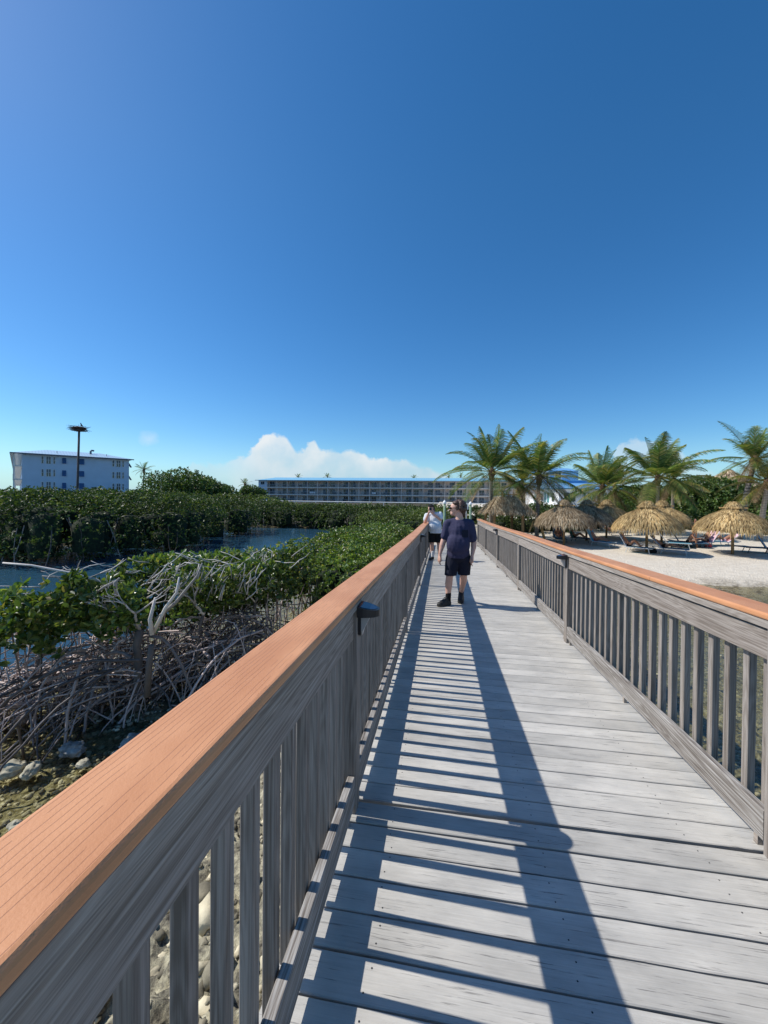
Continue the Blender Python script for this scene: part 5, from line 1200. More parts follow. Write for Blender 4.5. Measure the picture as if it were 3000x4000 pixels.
# ------------------------------------------------------------------ osprey pole, dock posts, fence
def nest():
    D = 40; top = atD(309, 1683, D); bot = atD(302, 1930, D); base = Vector((bot.x, bot.y, -3.2)); ax = top-bot; base = bot - ax*((bot.z+3.1)/ax.z)
    root = empty('nest_pole', base, 0, 'tall dark wooden pole with a platform, standing before the white building at left', 'pole')
    mb = MB(); mb.tube([(0, 0, 0), (top-base)*.5, top-base], [.115, .105, .095], 12); mb.build('pole', M_POLE, root, True)
    t = top-base; mb = MB(); mb.cbox(t.x-.5, t.x+.5, t.y-.5, t.y+.5, t.z-.02, t.z+.06, .01, 'x'); mb.build('platform', M_POLE, root)
    r = empty('bird_nest', top+Vector((0, 0, .07)), 0, 'bowl of dark sticks forming a big nest on top of the tall pole', 'nest')
    mb = MB(); mb.lathe([(.1, .0), (.46, .0), (.60, .14), (.62, .25), (.42, .34), (.2, .33), (.01, .30)], 16, jit=.12)
    for i in range(150):
        a = U(0, 2*pi); rr = U(.38, .64); p = Vector((rr*cos(a), rr*sin(a), U(.0, .4))); e = p+Vector((cos(a+U(-1.7, 1.7))*.35, sin(a+U(-1.7, 1.7))*.35, U(-.22, .14))); mb.tube([p, e], .013, 4)
    mb.build('twigs', M_NEST, r)
    b = blob('osprey', [('c', (0, 0, .12), (-.10, 0, .30), .075, .05), ('c', (0, 0, .14), (.22, 0, .02), .06, .02), ('e', (-.12, 0, .37), (.05, .045, .05)), ('c', (-.14, 0, .37), (-.2, 0, .355), .018, .006),
             ('c', (-.02, .02, 0), (-.02, .02, .1), .012, .02)], .018, M_BIRD, None); b.location = top+Vector((.42, -.1, .40)); tag(b, 'dark bird of prey perched on the right rim of the nest', 'bird')
# ------------------------------------------------------------------ bodies
def capsule(p0, p1, r0, r1, fl=None, n=14):
    p0, p1 = Vector(p0), Vector(p1); ax = p1-p0; L = ax.length; t = ax.normalized() if L > 1e-6 else Vector((0, 0, 1))
    a = t.orthogonal().normalized(); b = t.cross(a); V = []; rows = []
    for k in range(5): th = -pi/2+pi/2*k/4*.98; rows.append((p0+t*r0*sin(th), r0*cos(th)))
    for k in range(5): th = pi/2*(.02+.98*k/4); rows.append((p1+t*r1*sin(th), r1*cos(th)))
    for c, r in rows:
        for j in range(n):
            w = 2*pi*j/n; d = (a*cos(w)+b*sin(w))*max(r, 1e-4)
            if fl is not None: d.y *= fl
            V.append(c+d)
    m = len(rows); Fs = [(i*n+j, i*n+(j+1) % n, (i+1)*n+(j+1) % n, (i+1)*n+j) for i in range(m-1) for j in range(n)]
    Fs += [tuple(range(n-1, -1, -1)), tuple(range((m-1)*n, m*n))]; return V, Fs
def ellipsoid(c, r, n=18, m=12, rz=0):
    V = []; 
    for i in range(m+1):
        th = -pi/2+pi*i/m; th = max(-pi/2+.02, min(pi/2-.02, th))
        for j in range(n):
            w = 2*pi*j/n; x, y = r[0]*cos(th)*cos(w), r[1]*cos(th)*sin(w); V.append((c[0]+x*cos(rz)-y*sin(rz), c[1]+x*sin(rz)+y*cos(rz), c[2]+r[2]*sin(th)))
    Fs = [(i*n+j, i*n+(j+1) % n, (i+1)*n+(j+1) % n, (i+1)*n+j) for i in range(m) for j in range(n)]
    Fs += [tuple(range(n-1, -1, -1)), tuple(range(m*n, (m+1)*n))]; return V, Fs
import bmesh
def blob(name, prims, vox, mat, parent, sm=4, cuts=(), wrinkle=0.0):
    """one continuous surface from overlapping tapered forms"""
    mb = MB()
    for p in prims:
        if p[0] == 'c': mb.add(*capsule(*p[1:]))
        else: mb.add(*ellipsoid(*p[1:3], rz=p[3] if len(p) > 3 else 0))
    o = mb.build(name, mat); md = o.modifiers.new('r', 'REMESH'); md.mode = 'VOXEL'; md.voxel_size = vox; md.use_smooth_shade = True
    s = o.modifiers.new('s', 'SMOOTH'); s.factor = .5; s.iterations = sm
    dg = bpy.context.evaluated_depsgraph_get(); me = bpy.data.meshes.new_from_object(o.evaluated_get(dg)); old = o.data; o.modifiers.clear(); o.data = me; bpy.data.meshes.remove(old); me.name = name
    if cuts or wrinkle:
        bm = bmesh.new(); bm.from_mesh(me)
        if wrinkle:
            for v in bm.verts:
                c = v.co; v.co = c+v.normal*wrinkle*(mnoise.noise(Vector((c.x*9, c.y*9, c.z*3.5)))+.6*mnoise.noise(Vector((c.x*22, c.y*22, c.z*9+3*c.x))))
        for co, no in cuts:
            g = bm.verts[:]+bm.edges[:]+bm.faces[:]; r = bmesh.ops.bisect_plane(bm, geom=g, plane_co=co, plane_no=no, clear_outer=True)
            ed = [e for e in r['geom_cut'] if isinstance(e, bmesh.types.BMEdge)]
            if ed: bmesh.ops.holes_fill(bm, edges=ed, sides=0)
        bm.to_mesh(me); bm.free()
    me.polygons.foreach_set('use_smooth', [True]*len(me.polygons))
    if not me.materials: me.materials.append(mat)
    if parent is not None: o.parent = parent
    return o
nest()

def hand(w, d, sx, s=1.0, curl=.5):
    """relaxed hand hanging from wrist w along direction d; thumb towards sx (+1/-1)"""
    w, d = Vector(w), Vector(d).normalized(); side = Vector((0, -1, 0)); side = (side-d*side.dot(d)).normalized(); th = d.cross(side)*sx
    out = [('c', w, w+d*.085*s, .026*s, .034*s)]
    for k, L in enumerate((.062, .072, .068, .052)):
        b = w+d*.095*s+side*(.030-.020*k)*s; m = b+(d-th*-.0+th*.0).normalized()*L*.5*s; e = m+(d*(1-curl)+th*curl).normalized()*L*.5*s
        out += [('c', b-d*.015*s, m, .0105*s, .0095*s), ('c', m, e, .0095*s, .0075*s)]
    t0 = w+d*.03*s+side*.022*s; t1 = t0+(d+side*.9+th*.3).normalized()*.045*s; out += [('c', t0, t1, .014*s, .011*s), ('c', t1, t1+(d+th*.3).normalized()*.03*s, .011*s, .009*s)]
    return out

def walking_man():
    y = 6.15; p = onZ(1789, 2362, deck_z(6.1)); root = empty('person', (p.x, p.y, deck_z(p.y)), 0, 'man in navy t-shirt, dark shorts and black shoes walking towards the camera, looking sideways', 'person')
    B = [('e', (-.050, 0, 1.548), (.088, .074, .106)), ('c', (-.098, -.006, 1.462), (-.06, 0, 1.470), .034, .045), ('c', (-.134, -.004, 1.545), (-.150, -.004, 1.518), .010, .014), ('c', (-.134, -.004, 1.484), (-.120, -.004, 1.478), .012, .02),
         ('c', (-.115, -.004, 1.452), (-.07, 0, 1.452), .022, .03), ('e', (-.02, -.076, 1.53), (.018, .010, .028)), ('c', (-.005, .0, 1.48), (.012, .01, 1.33), .060, .072), ('c', (.0, .0, 1.37), (.0, .01, 1.30), .07, .11),
         ('e', (0, 0, 1.18), (.17, .10, .19)), ('e', (-.005, -.03, .97), (.165, .13, .18)), ('e', (0, 0, .80), (.165, .12, .12)), ('c', (-.16, .005, 1.31), (.165, .005, 1.31), .055, .055),
         ('c', (-.180, .0, 1.29), (-.232, .005, 1.02), .056, .045), ('c', (-.238, .005, 1.02), (-.262, -.01, .94), .047, .045), ('c', (-.262, -.01, .94), (-.292, -.05, .82), .043, .027),
         ('c', (.190, .0, 1.29), (.235, .02, 1.02), .056, .045), ('c', (.238, .02, 1.02), (.234, .0, .94), .047, .045), ('c', (.234, 0, .94), (.212, -.05, .82), .043, .027),
         ('c', (-.09, 0, .76), (-.140, -.06, .46), .088, .058), ('c', (-.140, -.06, .46), (-.150, -.045, .34), .056, .060), ('c', (-.150, -.045, .34), (-.160, -.06, .11), .058, .036),
         ('c', (.09, 0, .76), (.088, .06, .47), .088, .058), ('c', (.088, .06, .47), (.088, .14, .36), .056, .060), ('c', (.088, .14, .36), (.062, .28, .13), .058, .036)]
    B += hand((-.294, -.055, .80), (-.05, -.12, -1), -1, 1.0) + hand((.208, -.055, .80), (-.12, -.12, -1), -1, 1.0)
    blob('body', B, .0085, M_SKIN, root, 3)
    S = [('e', (0, 0, 1.19), (.195, .128, .21)), ('e', (-.01, -.045, .98), (.192, .162, .21)), ('c', (-.03, -.02, .84), (.01, -.02, .84), .16, .165, .85), ('c', (-.150, .005, 1.31), (.155, .005, 1.31), .072, .072), ('c', (-.06, .005, 1.355), (.07, .005, 1.355), .045, .045), ('c', (0, -.01, 1.2), (0, -.02, .95), .165, .17, .85),
         ('c', (-.172, .0, 1.30), (-.212, .0, 1.09), .072, .072), ('c', (.182, .0, 1.30), (.222, .01, 1.07), .072, .074), ('c', (-.01, -.01, .9), (-.01, -.01, .78), .165, .17, .85)]
    sh = blob('shirt', S, .011, M_NAVY, root, 4, [((0, 0, .765), (0, 0, -1)), ((-.03, -.02, 1.385), (0.1, -.3, 1))], .010)
    mb = MB(); mb.box(.045, .135, -.172, -.166, 1.10, 1.215, Matrix.Translation((0, .012, 0))); mb.build('pocket', M_NAVY2, sh)
    S = [('e', (0, 0, .79), (.188, .15, .12)), ('c', (-.092, -.01, .74), (-.128, -.045, .47), .108, .098), ('c', (.092, .0, .74), (.088, .05, .47), .108, .100)]
    blob('shorts', S, .011, M_NAVY2, root, 4, [((0, 0, .485), (0, 0, -1))], .008)
    for s, (hx, hy, tx, ty, az) in (('l', (-.160, -.045, -.285, -.150, 0)), ('r', (.060, .27, .046, .11, 0))):
        z = .0 if s == 'l' else .0
        P = [('c', (hx, hy, .055), (tx, ty, .035), .052, .046), ('c', (hx, hy, .05), (hx+(tx-hx)*.25, hy+(ty-hy)*.25, .10), .05, .044), ('c', (hx, hy, .06), (hx, hy, .115), .05, .046), ('c', (hx+(tx-hx)*.4, hy+(ty-hy)*.4, .075), (tx, ty, .04), .042, .040), ('c', (hx, hy, .03), (tx, ty, .02), .055, .05)]
        o = blob('shoe', P, .009, M_SHOE, root, 3, [((0, 0, .004), (0, 0, -1))])
        a = (-.158, -.055) if s == 'l' else (.060, .275)
        blob('sock', [('c', (a[0], a[1], .09), (a[0]+(.004 if s == 'l' else .006), a[1]-.002, .19), .043, .046)], .01, M_BLACK, root, 2)
    H = [('e', (-.004, .010, 1.594), (.100, .088, .082)), ('e', (-.045, -.012, 1.628), (.062, .076, .042)), ('e', (.045, .012, 1.53), (.062, .080, .085)), ('c', (.055, .0, 1.50), (.075, .01, 1.43), .050, .034), ('c', (-.062, .0, 1.632), (.0, 0, 1.655), .028, .038)]
    R = random.Random(4)
    for k in range(150):
        a = R.uniform(0, 2*pi); t = R.uniform(-.5, 1.4); x = .012+.092*cos(a)*cos(t); yy = .008+.088*sin(a)*cos(t); z = 1.56+.105*sin(t)
        if (x < -.045 and z < 1.60) or (x < .015 and z < 1.535): continue
        H.append(('e', (x+.004*cos(a), yy-.004, z), (.025, .022, .024)))
    blob('hair', H, .007, M_HAIR, root, 1)
    g = MB(); 
    g.tube([(-.137, .045, 1.548), (-.146, .015, 1.55), (-.146, -.015, 1.55), (-.132, -.058, 1.548)], [.012, .019, .019, .015], 8); g.tube([(-.130, -.06, 1.552), (-.08, -.081, 1.552), (-.02, -.084, 1.548)], .006, 6)
    g.build('sunglasses', M_GLASSD, root, True)
walking_man()

def photographer():
    p = onZ(1697, 2186, deck_z(11.3)); root = empty('person', (p.x, p.y, deck_z(p.y)), 0, 'man in white t-shirt and black cap leaning on the left rail, holding up a phone', 'person')
    B = [('e', (-.125, -.01, 1.545), (.078, .088, .105)), ('c', (-.125, -.05, 1.47), (-.12, -.02, 1.47), .04, .05), ('e', (-.128, -.10, 1.53), (.014, .016, .02)), ('c', (-.10, .0, 1.48), (-.03, .02, 1.36), .06, .075),
         ('e', (-.01, 0, 1.2), (.19, .12, .2)), ('e', (0, -.03, .98), (.19, .15, .2)), ('e', (.01, 0, .84), (.18, .13, .13)), ('c', (-.20, .0, 1.33), (.14, .0, 1.37), .055, .055),
         ('c', (-.235, -.01, 1.30), (-.285, -.06, 1.13), .062, .050), ('c', (-.285, -.06, 1.13), (-.185, -.20, 1.39), .050, .028), ('c', (.15, .0, 1.36), (.165, -.08, 1.22), .060, .050), ('c', (.165, -.08, 1.22), (-.07, -.22, 1.41), .048, .028),
         ('c', (-.09, 0, .80), (-.075, -.01, .45), .09, .058), ('c', (-.075, -.01, .45), (-.072, .02, .33), .056, .062), ('c', (-.072, .02, .33), (-.055, .0, .10), .060, .036),
         ('c', (.10, 0, .80), (.13, -.03, .45), .09, .058), ('c', (.13, -.03, .45), (.14, .0, .33), .056, .062), ('c', (.14, 0, .33), (.150, -.02, .10), .060, .036)]
    # hands wrapped round the phone
    for (wx, s) in ((-.178, 1), (-.075, -1)):
        B.append(('c', (wx, -.21, 1.40), (wx+s*.012, -.245, 1.445), .026, .030))
        for k in range(4): z = 1.425+.017*k; B.append(('c', (wx+s*.004, -.262, z), (wx+s*.040, -.278, z+.004), .009, .008))
        B.append(('c', (wx+s*.01, -.235, 1.455), (wx+s*.028, -.236, 1.50), .011, .009))
    blob('body', B, .010, M_SKIN, root, 3)
    S = [('e', (-.01, 0, 1.20), (.205, .14, .2)), ('e', (0, -.04, 1.0), (.205, .175, .2)), ('c', (-.01, -.01, .93), (.015, -.01, .86), .19, .20, .85), ('c', (-.215, .0, 1.33), (.15, .0, 1.37), .075, .075),
         ('c', (-.235, -.01, 1.31), (-.262, -.04, 1.21), .085, .082), ('c', (.15, .0, 1.36), (.165, -.05, 1.27), .085, .085)]
    blob('shirt', S, .012, M_WHITE, root, 4, [((0, 0, .81), (0, 0, -1))], .012)
    S = [('e', (.01, 0, .84), (.205, .16, .12)), ('c', (-.09, 0, .78), (-.085, -.01, .52), .115, .108), ('c', (.105, 0, .78), (.125, -.02, .52), .115, .108)]
    blob('shorts', S, .012, M_BLACK, root, 4, [((0, 0, .53), (0, 0, -1))], .006)
    for hx, tx in ((-.055, -.12), (.150, .150)):
        P = [('c', (hx, .0, .05), (tx, -.13, .035), .05, .045), ('c', (hx, -.0, .06), (hx, 0, .10), .048, .044)]; o = blob('shoe', P, .010, M_SHOE, root, 3, [((0, 0, .018), (0, 0, -1))])
        mb = MB(); mb.add(*ellipsoid(((hx+tx)/2, -.065, .012), (.052, .115, .012))); mb.build('sole', M_SOLE, o, True)
        blob('sock', [('c', (hx, 0, .08), (hx-.002 if hx < 0 else hx, 0, .24 if hx < 0 else .16), .044, .050)], .012, M_SOCKW, root, 2)
    blob('hair', [('e', (-.09, .05, 1.53), (.075, .07, .09)), ('c', (-.05, .02, 1.50), (-.03, .03, 1.44), .05, .04)], .012, M_HAIR, root, 2)
    blob('beard', [('c', (-.15, -.085, 1.455), (-.10, -.085, 1.455), .03, .03)], .01, M_HAIRD, root, 2)
    c = blob('cap', [('e', (-.122, .0, 1.605), (.088, .098, .065)), ('c', (-.16, -.10, 1.595), (-.085, -.10, 1.595), .022, .022)], .010, M_BLACK, root, 2, [((0, 0, 1.585), (0, 0, -1))])
    mb = MB(); M = Matrix.Translation((-.127, -.262, 1.495)) @ Matrix.Rotation(-.12, 4, 'X'); mb.cbox(-.038, .038, -.005, .005, -.078, .078, .003, 'z', M); ph = mb.build('phone', M_PHONE, None)
    ph.location = root.location; tag(ph, 'black phone held up in front of the face of the man in white', 'phone')
photographer()

# ------------------------------------------------------------------ beach furniture and bathers
def lounger(label, x, y, rz, back, sling, frame_m, towel=None, length=1.15, z=None):
    p = onZ(x, y, GS if z is None else z); root = empty('sun_lounger', (p.x, p.y, p.z), rz, label, 'sun lounger', 'sun loungers on the beach')
    h = .33; w = .31; mb = MB(); 
    for s in (-1, 1): mb.tube([(-.1, s*w, h), (length, s*w, h)], .020, 6)
    mb.tube([(length, -w, h), (length, w, h)], .02, 6); mb.tube([(0, -w, h), (0, w, h)], .018, 6); mb.build('frame', frame_m, root)
    for xx, dx in ((.08, -.12), (length-.15, .08)):
        for s in (-1, 1): mb = MB(); mb.tube([(xx, s*w, h), (xx+dx, s*w, 0)], .018, 6); mb.build('leg', frame_m, root)
    mb = MB(); mb.cbox(.0, length-.02, -w+.02, w-.02, h-.004, h+.014, .004, 'x'); mb.build('sling', sling, root)
    M = Matrix.Translation((0, 0, h)) @ Matrix.Rotation(back, 4, 'Y'); mb = MB(); mb.cbox(-.78, 0, -w+.02, w-.02, .0, .018, .004, 'x', M); b = mb.build('backrest', sling, root)
    mb = MB(); [mb.tube([M @ Vector((-.78, s*w, .009)), M @ Vector((0, s*w, .009))], .018, 6) for s in (-1, 1)]; mb.tube([M @ Vector((-.78, -w, .009)), M @ Vector((-.78, w, .009))], .018, 6); mb.build('back_frame', frame_m, root)
    if towel is not None:
        mb = MB(); mb.cbox(-.80, .02, -w+.01, w-.01, .020, .034, .004, 'x', M); t = mb.build('beach_towel', towel); t.location = root.location; t.rotation_euler = (0, 0, rz)
        tag(t, 'towel over the backrest of the '+label, 'towel'); t['label'] = TOW.pop(0)
    return root
TOW = ['blue and white striped towel on the lounger just left of the middle umbrella pole', 'blue and white striped towel in the shade right of the middle umbrella pole',
       'pale pink towel behind the seated reading woman', 'pink towel under the woman reclining at right', 'dark green towel on the lounger under the leftmost umbrella']
def bather(label, x, y, rz, back, knee, suit, hair=M_HAIRD, skin=M_SKINT, pose='recline', hz=.40, z=None, s=.92):
    p = onZ(x, y, GS if z is None else z); root = empty('person', (p.x, p.y, p.z), rz, label, 'person', None); root.scale = (s, s, s)
    bx, bz = -cos(back), sin(back); h0 = Vector((.05, 0, hz+.04))
    if pose == 'hunch': bx, bz = .45, .89
    sh = h0+Vector((bx, 0, bz))*.46; nk = sh+Vector((bx, 0, bz))*.10; hd = nk+Vector((bx*.5+(.25 if pose != 'recline' else .05), 0, abs(bz)*.7+.55)).normalized()*.14
    B = [('c', h0, h0+Vector((bx, 0, bz))*.25, .125, .11), ('c', h0+Vector((bx, 0, bz))*.25, sh, .115, .12), ('c', sh+Vector((0, -.13, 0)), sh+Vector((0, .13, 0)), .06, .06), ('c', sh, nk, .07, .055), ('c', nk, hd, .05, .05), ('e', hd+Vector((.01, 0, .03)), (.085, .078, .11)), ('e', hd+Vector((.10, 0, .02)), (.015, .012, .02))]
    for s_ in (-1, 1):
        k = h0+Vector((.42*cos(knee), s_*.10, .42*sin(knee)-.0)); a = k+Vector((.42*cos(knee*.9), 0, -.42*sin(knee*.95)-.02)); a.z = max(a.z, hz+.02)
        if pose == 'hunch': k = h0+Vector((.40, s_*.14, .12)); a = Vector((k.x+.05, s_*.13, .1))
        B += [('c', h0+Vector((0, s_*.08, 0)), k, .085, .058), ('c', k, a, .056, .036), ('c', a, a+Vector((.10, 0, .07 if pose != 'hunch' else -.03)), .035, .028)]
        e = sh+Vector((.16, s_*.22, -.22)); w = e+Vector((.20, -s_*.10, .06 if pose != 'recline' else -.10))
        B += [('c', sh+Vector((0, s_*.17, 0)), e, .045, .038), ('c', e, w, .037, .026), ('c', w, w+Vector((.07, -s_*.02, 0)), .03, .022)]
        for q in range(4): B.append(('c', w+Vector((.06, (q-1.5)*.018, 0)), w+Vector((.12, (q-1.5)*.022, -.02)), .010, .008))
        B.append(('c', w+Vector((.02, -s_*.02, .01)), w+Vector((.06, -s_*.05, .02)), .011, .009))
    blob('body', B, .017, skin, root, 2)
    blob('swimwear', [('c', h0+Vector((0, -.06, 0)), h0+Vector((0, .06, 0)), .135, .135)], .03, suit, root, 2)
    blob('hair', [('e', hd+Vector((-.015, 0, .06)), (.092, .085, .09))], .02, hair, root, 2)
    return root
F1, F2 = M_FRAME, M_FRAMED
R_ = radians
lounger('pale framed turquoise lounger just left of the middle umbrella pole', 2452, 2158, R_(-38), R_(62), M_BLUEF, F1, M_STRIPE)
bather('bather with bent knees on the lounger left of the middle umbrella pole', 2452, 2158, R_(-38), R_(55), R_(48), M_BLACK)
lounger('pale framed lounger in the shade just right of the middle umbrella pole', 2585, 2163, R_(-32), R_(50), M_BLUED, F1, M_STRIPE)
bather('dark figure lying in the shade right of the middle umbrella pole', 2588, 2162, R_(-32), R_(35), R_(15), M_BLACK)
lounger('turquoise lounger foot showing behind the shaded pair of the middle umbrella', 2604, 2140, R_(-25), R_(55), M_BLUEF, F1)
lounger('lounger with a dark back under the half hidden umbrella, beside the hunched man', 2650, 2135, R_(-30), R_(60), M_BLUED, F2)
lounger('dark framed lounger carrying the hunched man', 2672, 2141, R_(-20), R_(8), M_BLUED, F2)
bather('shirtless man sitting hunched forward on a dark lounger', 2684, 2141, R_(-35), R_(90), R_(10), M_BLACK, pose='hunch')
lounger('lounger with a raised pink back carrying the reading woman', 2766, 2138, R_(192), R_(55), M_BLUEF, F1, M_PINK)
bather('woman sitting upright against a pale pink towel, reading', 2760, 2138, R_(192), R_(72), R_(18), M_BLACK, pose='read')
lounger('pale framed lounger right of the reading woman, carrying the reclining one', 2832, 2136, R_(184), R_(35), M_BLUEF, F1, M_PINK)
bather('tanned woman reclining with raised knees, right of the reading woman', 2828, 2136, R_(184), R_(32), R_(45), M_PINK, M_RED)
lounger('empty flat blue lounger right of the right umbrella pole', 2912, 2160, R_(-14), R_(4), M_BLUED, F2)
lounger('empty blue lounger with raised back at the right edge of the picture', 2992, 2165, R_(-40), R_(62), M_BLUED, F2)
lounger('lounger with a green towel back under the leftmost umbrella', 2240, 2118, R_(-40), R_(65), M_BLUED, F2, M_GREENT)
bather('bather in dark swimwear under the leftmost umbrella, on the green towel', 2240, 2117, R_(-40), R_(55), R_(30), M_BLACK)
lounger('turquoise lounger between the two poles of the grey umbrellas', 2322, 2134, R_(-50), R_(62), M_BLUEF, F1)
bather('bather in red on the turquoise lounger between the grey umbrella poles', 2322, 2133, R_(-50), R_(58), R_(20), M_RED)
lounger('dark lounger in deep shade under the farthest umbrella', 2385, 2092, R_(-10), R_(35), M_BLUED, F2, z=-2.9)
bather('dark figure reclining with feet to the right under the farthest umbrella', 2385, 2092, R_(-10), R_(30), R_(20), M_BLACK, z=-2.9)
lounger('dark lounger at the left edge of the leftmost umbrella', 2180, 2118, R_(-95), R_(70), M_BLUED, F2)
bather('bather on the dark lounger left of the leftmost umbrella pole', 2180, 2118, R_(-95), R_(60), R_(25), M_WHITE)
def stander():
    p = onZ(2713, 2107, -2.9); root = empty('person', (p.x, p.y, -2.93), 0, 'person in black swimwear standing between the middle and right umbrellas', 'person')
    B = [('e', (0, -.08, 1.36), (.075, .085, .105)), ('c', (0, -.04, 1.28), (0, .0, 1.2), .05, .06), ('c', (-.13, 0, 1.16), (.13, 0, 1.16), .055, .055), ('e', (0, 0, 1.05), (.15, .10, .16)), ('e', (0, .03, .85), (.14, .11, .13))]
    for s_ in (-1, 1):
        B += [('c', (s_*.08, .02, .8), (s_*.09, -.02, .42), .08, .052), ('c', (s_*.09, -.02, .42), (s_*.10, .03, .07), .052, .033), ('c', (s_*.10, .03, .04), (s_*.11, -.12, .03), .033, .028), ('c', (s_*.17, 0, 1.14), (s_*.2, -.05, .92), .042, .036), ('c', (s_*.2, -.05, .92), (s_*.13, -.2, .80), .035, .025), ('c', (s_*.13, -.2, .80), (s_*.11, -.26, .76), .028, .022)]
    blob('body', B, .016, M_SKINT, root, 2); blob('swimwear', [('e', (0, .03, .82), (.155, .125, .10)), ('e', (0, -.01, 1.05), (.158, .112, .08))], .02, M_BLACK, root, 2); blob('hair', [('e', (0, -.04, 1.41), (.085, .085, .08))], .02, M_HAIR, root, 2)
stander()
def bag(x, y, label, m):
    p = onZ(x, y, GS); o = blob('beach_bag', [('e', (0, 0, .14), (.2, .13, .15)), ('c', (-.12, 0, .26), (.12, 0, .27), .05, .05), ('c', (-.08, 0, .28), (0, 0, .42), .018, .018), ('c', (.08, 0, .28), (0, 0, .42), .018, .018)], .02, m, None, 2, [((0, 0, .005), (0, 0, -1))]); o.location = p; tag(o, label, 'bag')
bag(2550, 2164, 'dark bag on the sand at the foot of the middle umbrella pole', M_BLACK)
bag(2766, 2143, 'small red bag under the pink towel loungers', M_RED)

# ------------------------------------------------------------------ green posts, fence, planks, rocks
def gpost(x, ytop, D, label, zb=-2.6):
    t = atD(x, ytop, D); root = empty('dock_post', (t.x, t.y, zb), 0, label, 'post', 'green posts with white caps'); h = t.z-zb
    mb = MB(); mb.tube([(0, 0, -.4), (.0, 0, h*.5), (0, 0, h-.12)], [.062, .058, .055], 12); mb.build('post', M_POST, root, True)
    mb = MB(); mb.lathe([(.080, h-.14), (.080, h-.07), (.01, h+.02)], 12); mb.build('cap', M_CAPW, root)
gpost(1737, 1955, 17.5, 'pale green post with white cap between the two men')
gpost(1838, 1960, 19, 'pale green post with white cap just right of the walking man')
def bracket():
    t = atD(1822, 1978, 24); root = empty('white_sign', (t.x, t.y, -2.9), 0, 'small blank white sign behind the hair of the walking man', 'sign'); h = t.z+2.9
    mb = MB(); mb.cbox(-.12, .12, -.012, .0, h-.2, h+.2, .003, 'x'); mb.build('panel', M_CAPW, root); mb = MB(); mb.tube([(0, .03, -.2), (0, .03, h)], .03, 8); mb.build('pole', M_RAILG, root)
bracket()
def sea_fence():
    A = atD(1540, 1963, 62); B = atD(1900, 1968, 58); M, L = frame(A, B, -2.9); root = fempty('white_fence', M, 'thin white rail fence in front of the hotel, behind the man in white', 'fence'); h = A.z+2.9
    mb = MB(); mb.tube([(-30, 0, h), (L, 0, h)], .07, 6); mb.build('rail', M_TRIM, root)
    for k in range(12): mb = MB(); mb.tube([(-30+k*(L+30)/11, 0, -.2), (-30+k*(L+30)/11, 0, h)], .06, 6); mb.build('post', M_TRIM, root)
sea_fence()
def kayak_rack(x0, y0, x1, y1, D, label):
    a = atD(x0, y0, D); b = atD(x1, y1, D); mb = MB(); d = b-a; mb.tube([(0, 0, 0), d*.5, d], [.045, .05, .045], 6); o = mb.build('leaning_pole', M_TIMY, None, True, a); tag(o, label, 'pole')
kayak_rack(2066, 2082, 2087, 2025, 24.5, 'golden wooden pole leaning left of the second palm trunk')
kayak_rack(2124, 2104, 2112, 2058, 24.5, 'golden wooden pole leaning just right of the second palm trunk')
kayak_rack(2129, 2104, 2115, 2058, 24.3, 'second golden pole leaning right of the second palm trunk, outer one')

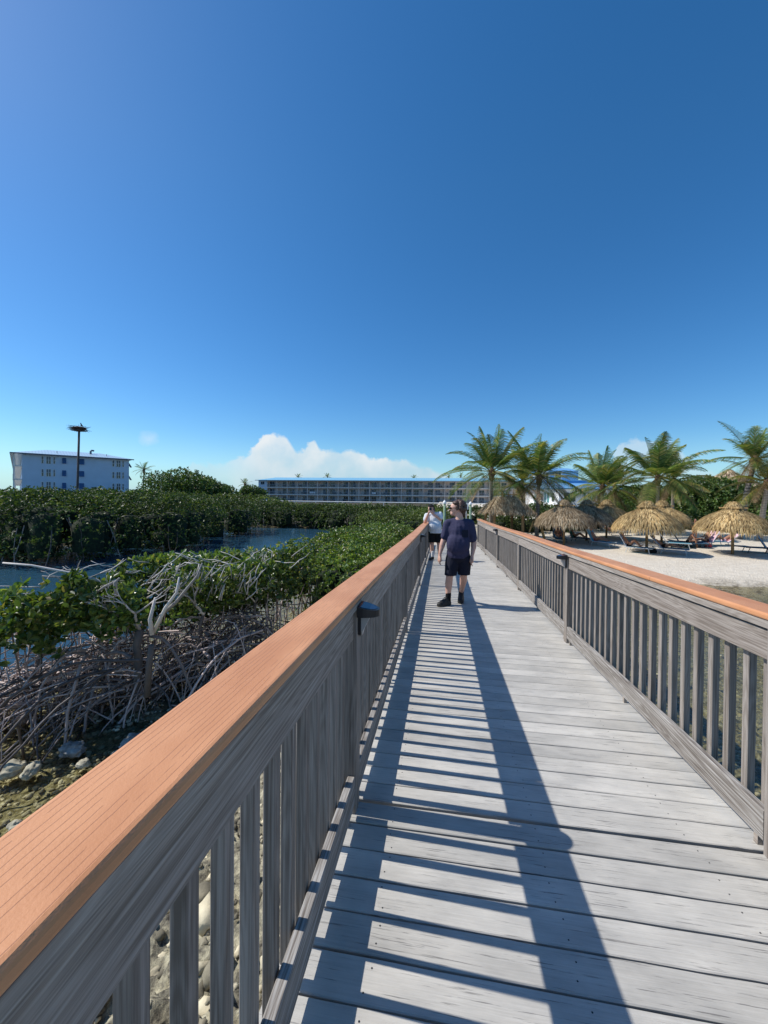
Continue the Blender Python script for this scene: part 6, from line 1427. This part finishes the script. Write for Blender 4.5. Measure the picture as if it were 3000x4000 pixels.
def rock_mesh(r, seed, flat=.6, sub=4):
    R = random.Random(seed); bm = bmesh.new(); bmesh.ops.create_icosphere(bm, subdivisions=sub, radius=1); off = Vector((R.uniform(0, 99),)*3); sx, sy = R.uniform(.8, 1.3), R.uniform(.7, 1.1)
    for v in bm.verts:
        c = v.co.copy(); d = 1+.38*mnoise.noise(c*1.3+off)+.22*mnoise.noise(c*3.1+off)+.14*mnoise.noise(c*6+off)+.08*mnoise.noise(c*14+off); v.co = Vector((c.x*sx, c.y*sy, c.z*flat))*d*r
    V = np.array([tuple(v.co) for v in bm.verts]); Fc = np.array([[v.index for v in f.verts] for f in bm.faces]); bm.free(); return V, Fc
M_RUB = plain('rubble_stone', (0.40, 0.35, 0.24), 0.95, 0.65, 9, bump=1.5, island=True)
def rocks():
    big = [((285, 2930), .12, 'pale rounded boulder in the shallows below the mangrove roots', M_ROCKG), ((40, 3010), .11, 'low pale rock at the left edge of the shallows', M_ROCK), ((120, 3015), .10, 'long low rock lying in the algae shallows', M_ROCK),
           ((325, 2985), .07, 'small pointed pale rock right of the rounded boulder', M_ROCK), ((185, 3180), .07, 'dark hollowed rock against the rail at the water edge', M_ROCKG), ((530, 2905), .14, 'grey rock on the shaded bank behind the boulder', M_ROCKG),
           ((455, 2950), .06, 'little pale rock between the boulder and the rail', M_ROCK), ((60, 3230), .06, 'small rock by the outer edge of the cap board', M_ROCK)]
    for i, ((x, y), r, lab, m) in enumerate(big):
        p = onZ(x, y, -3.16); V, Fc = rock_mesh(r, i); o = np_mesh('rock', V, Fc, m, None, True, 3); o.location = p+Vector((0, 0, .01)); o.rotation_euler = (0, 0, i); tag(o, lab, 'rock')
    base = [rock_mesh(1, 50+k, .65, 2) for k in range(8)]
    base = [(np.array([tuple(Vector(v)*(1+.5*mnoise.cell(Vector(v)*2.1+Vector((k, 0, 0)))*.5+.35*mnoise.noise(Vector(v)*3.5))) for v in V]), Fc) for k, (V, Fc) in enumerate(base)]; Vs, Fs, b = [], [], 0
    for i in range(14500):
        if i < 9500: x = -U(.0, 1)**.8*3.9+.1; y = U(-.4, 14)
        elif i < 13800: x = -U(3.3, 6.0); y = U(.5, 7)
        else: x = U(1.7, 6); y = U(0, 12)
        r = U(.010, .035) if x < -3.3 else U(.014, .045)*(1.9 if random.random() < .05 else .85)
        if x > 1.7: r *= .8
        z = float(ground_z(np.array([x]), np.array([y]))[0])
        V, Fc = base[i % 8]; a = U(0, 6.28); c, s = cos(a), sin(a); W_ = V*r; W_ = np.stack([W_[:, 0]*c-W_[:, 1]*s+x, W_[:, 0]*s+W_[:, 1]*c+y, W_[:, 2]+z+r*.2], 1); Vs.append(W_); Fs.append(Fc+b); b += len(V)
    o = np_mesh('rubble', np.concatenate(Vs), np.concatenate(Fs), M_RUB, None, False, 3); tag(o, 'broken limestone rubble on the bank and in the shallows beside the boardwalk', 'rubble', None, 'stuff')
    p = onZ(830, 2057, -3.15); 
    for k, (dx, r) in enumerate(((0, .5), (.9, .35), (1.6, .3))):
        V, Fc = rock_mesh(r, 90+k, .4); o = np_mesh('rock', V, Fc, M_ROCK, None, True, 3); o.location = p+Vector((dx, 0, .05)); tag(o, ['largest pale rock at the foot of the far mangroves', 'middle pale rock at the foot of the far mangroves', 'smallest pale rock at the foot of the far mangroves'][k], 'rock')
rocks()
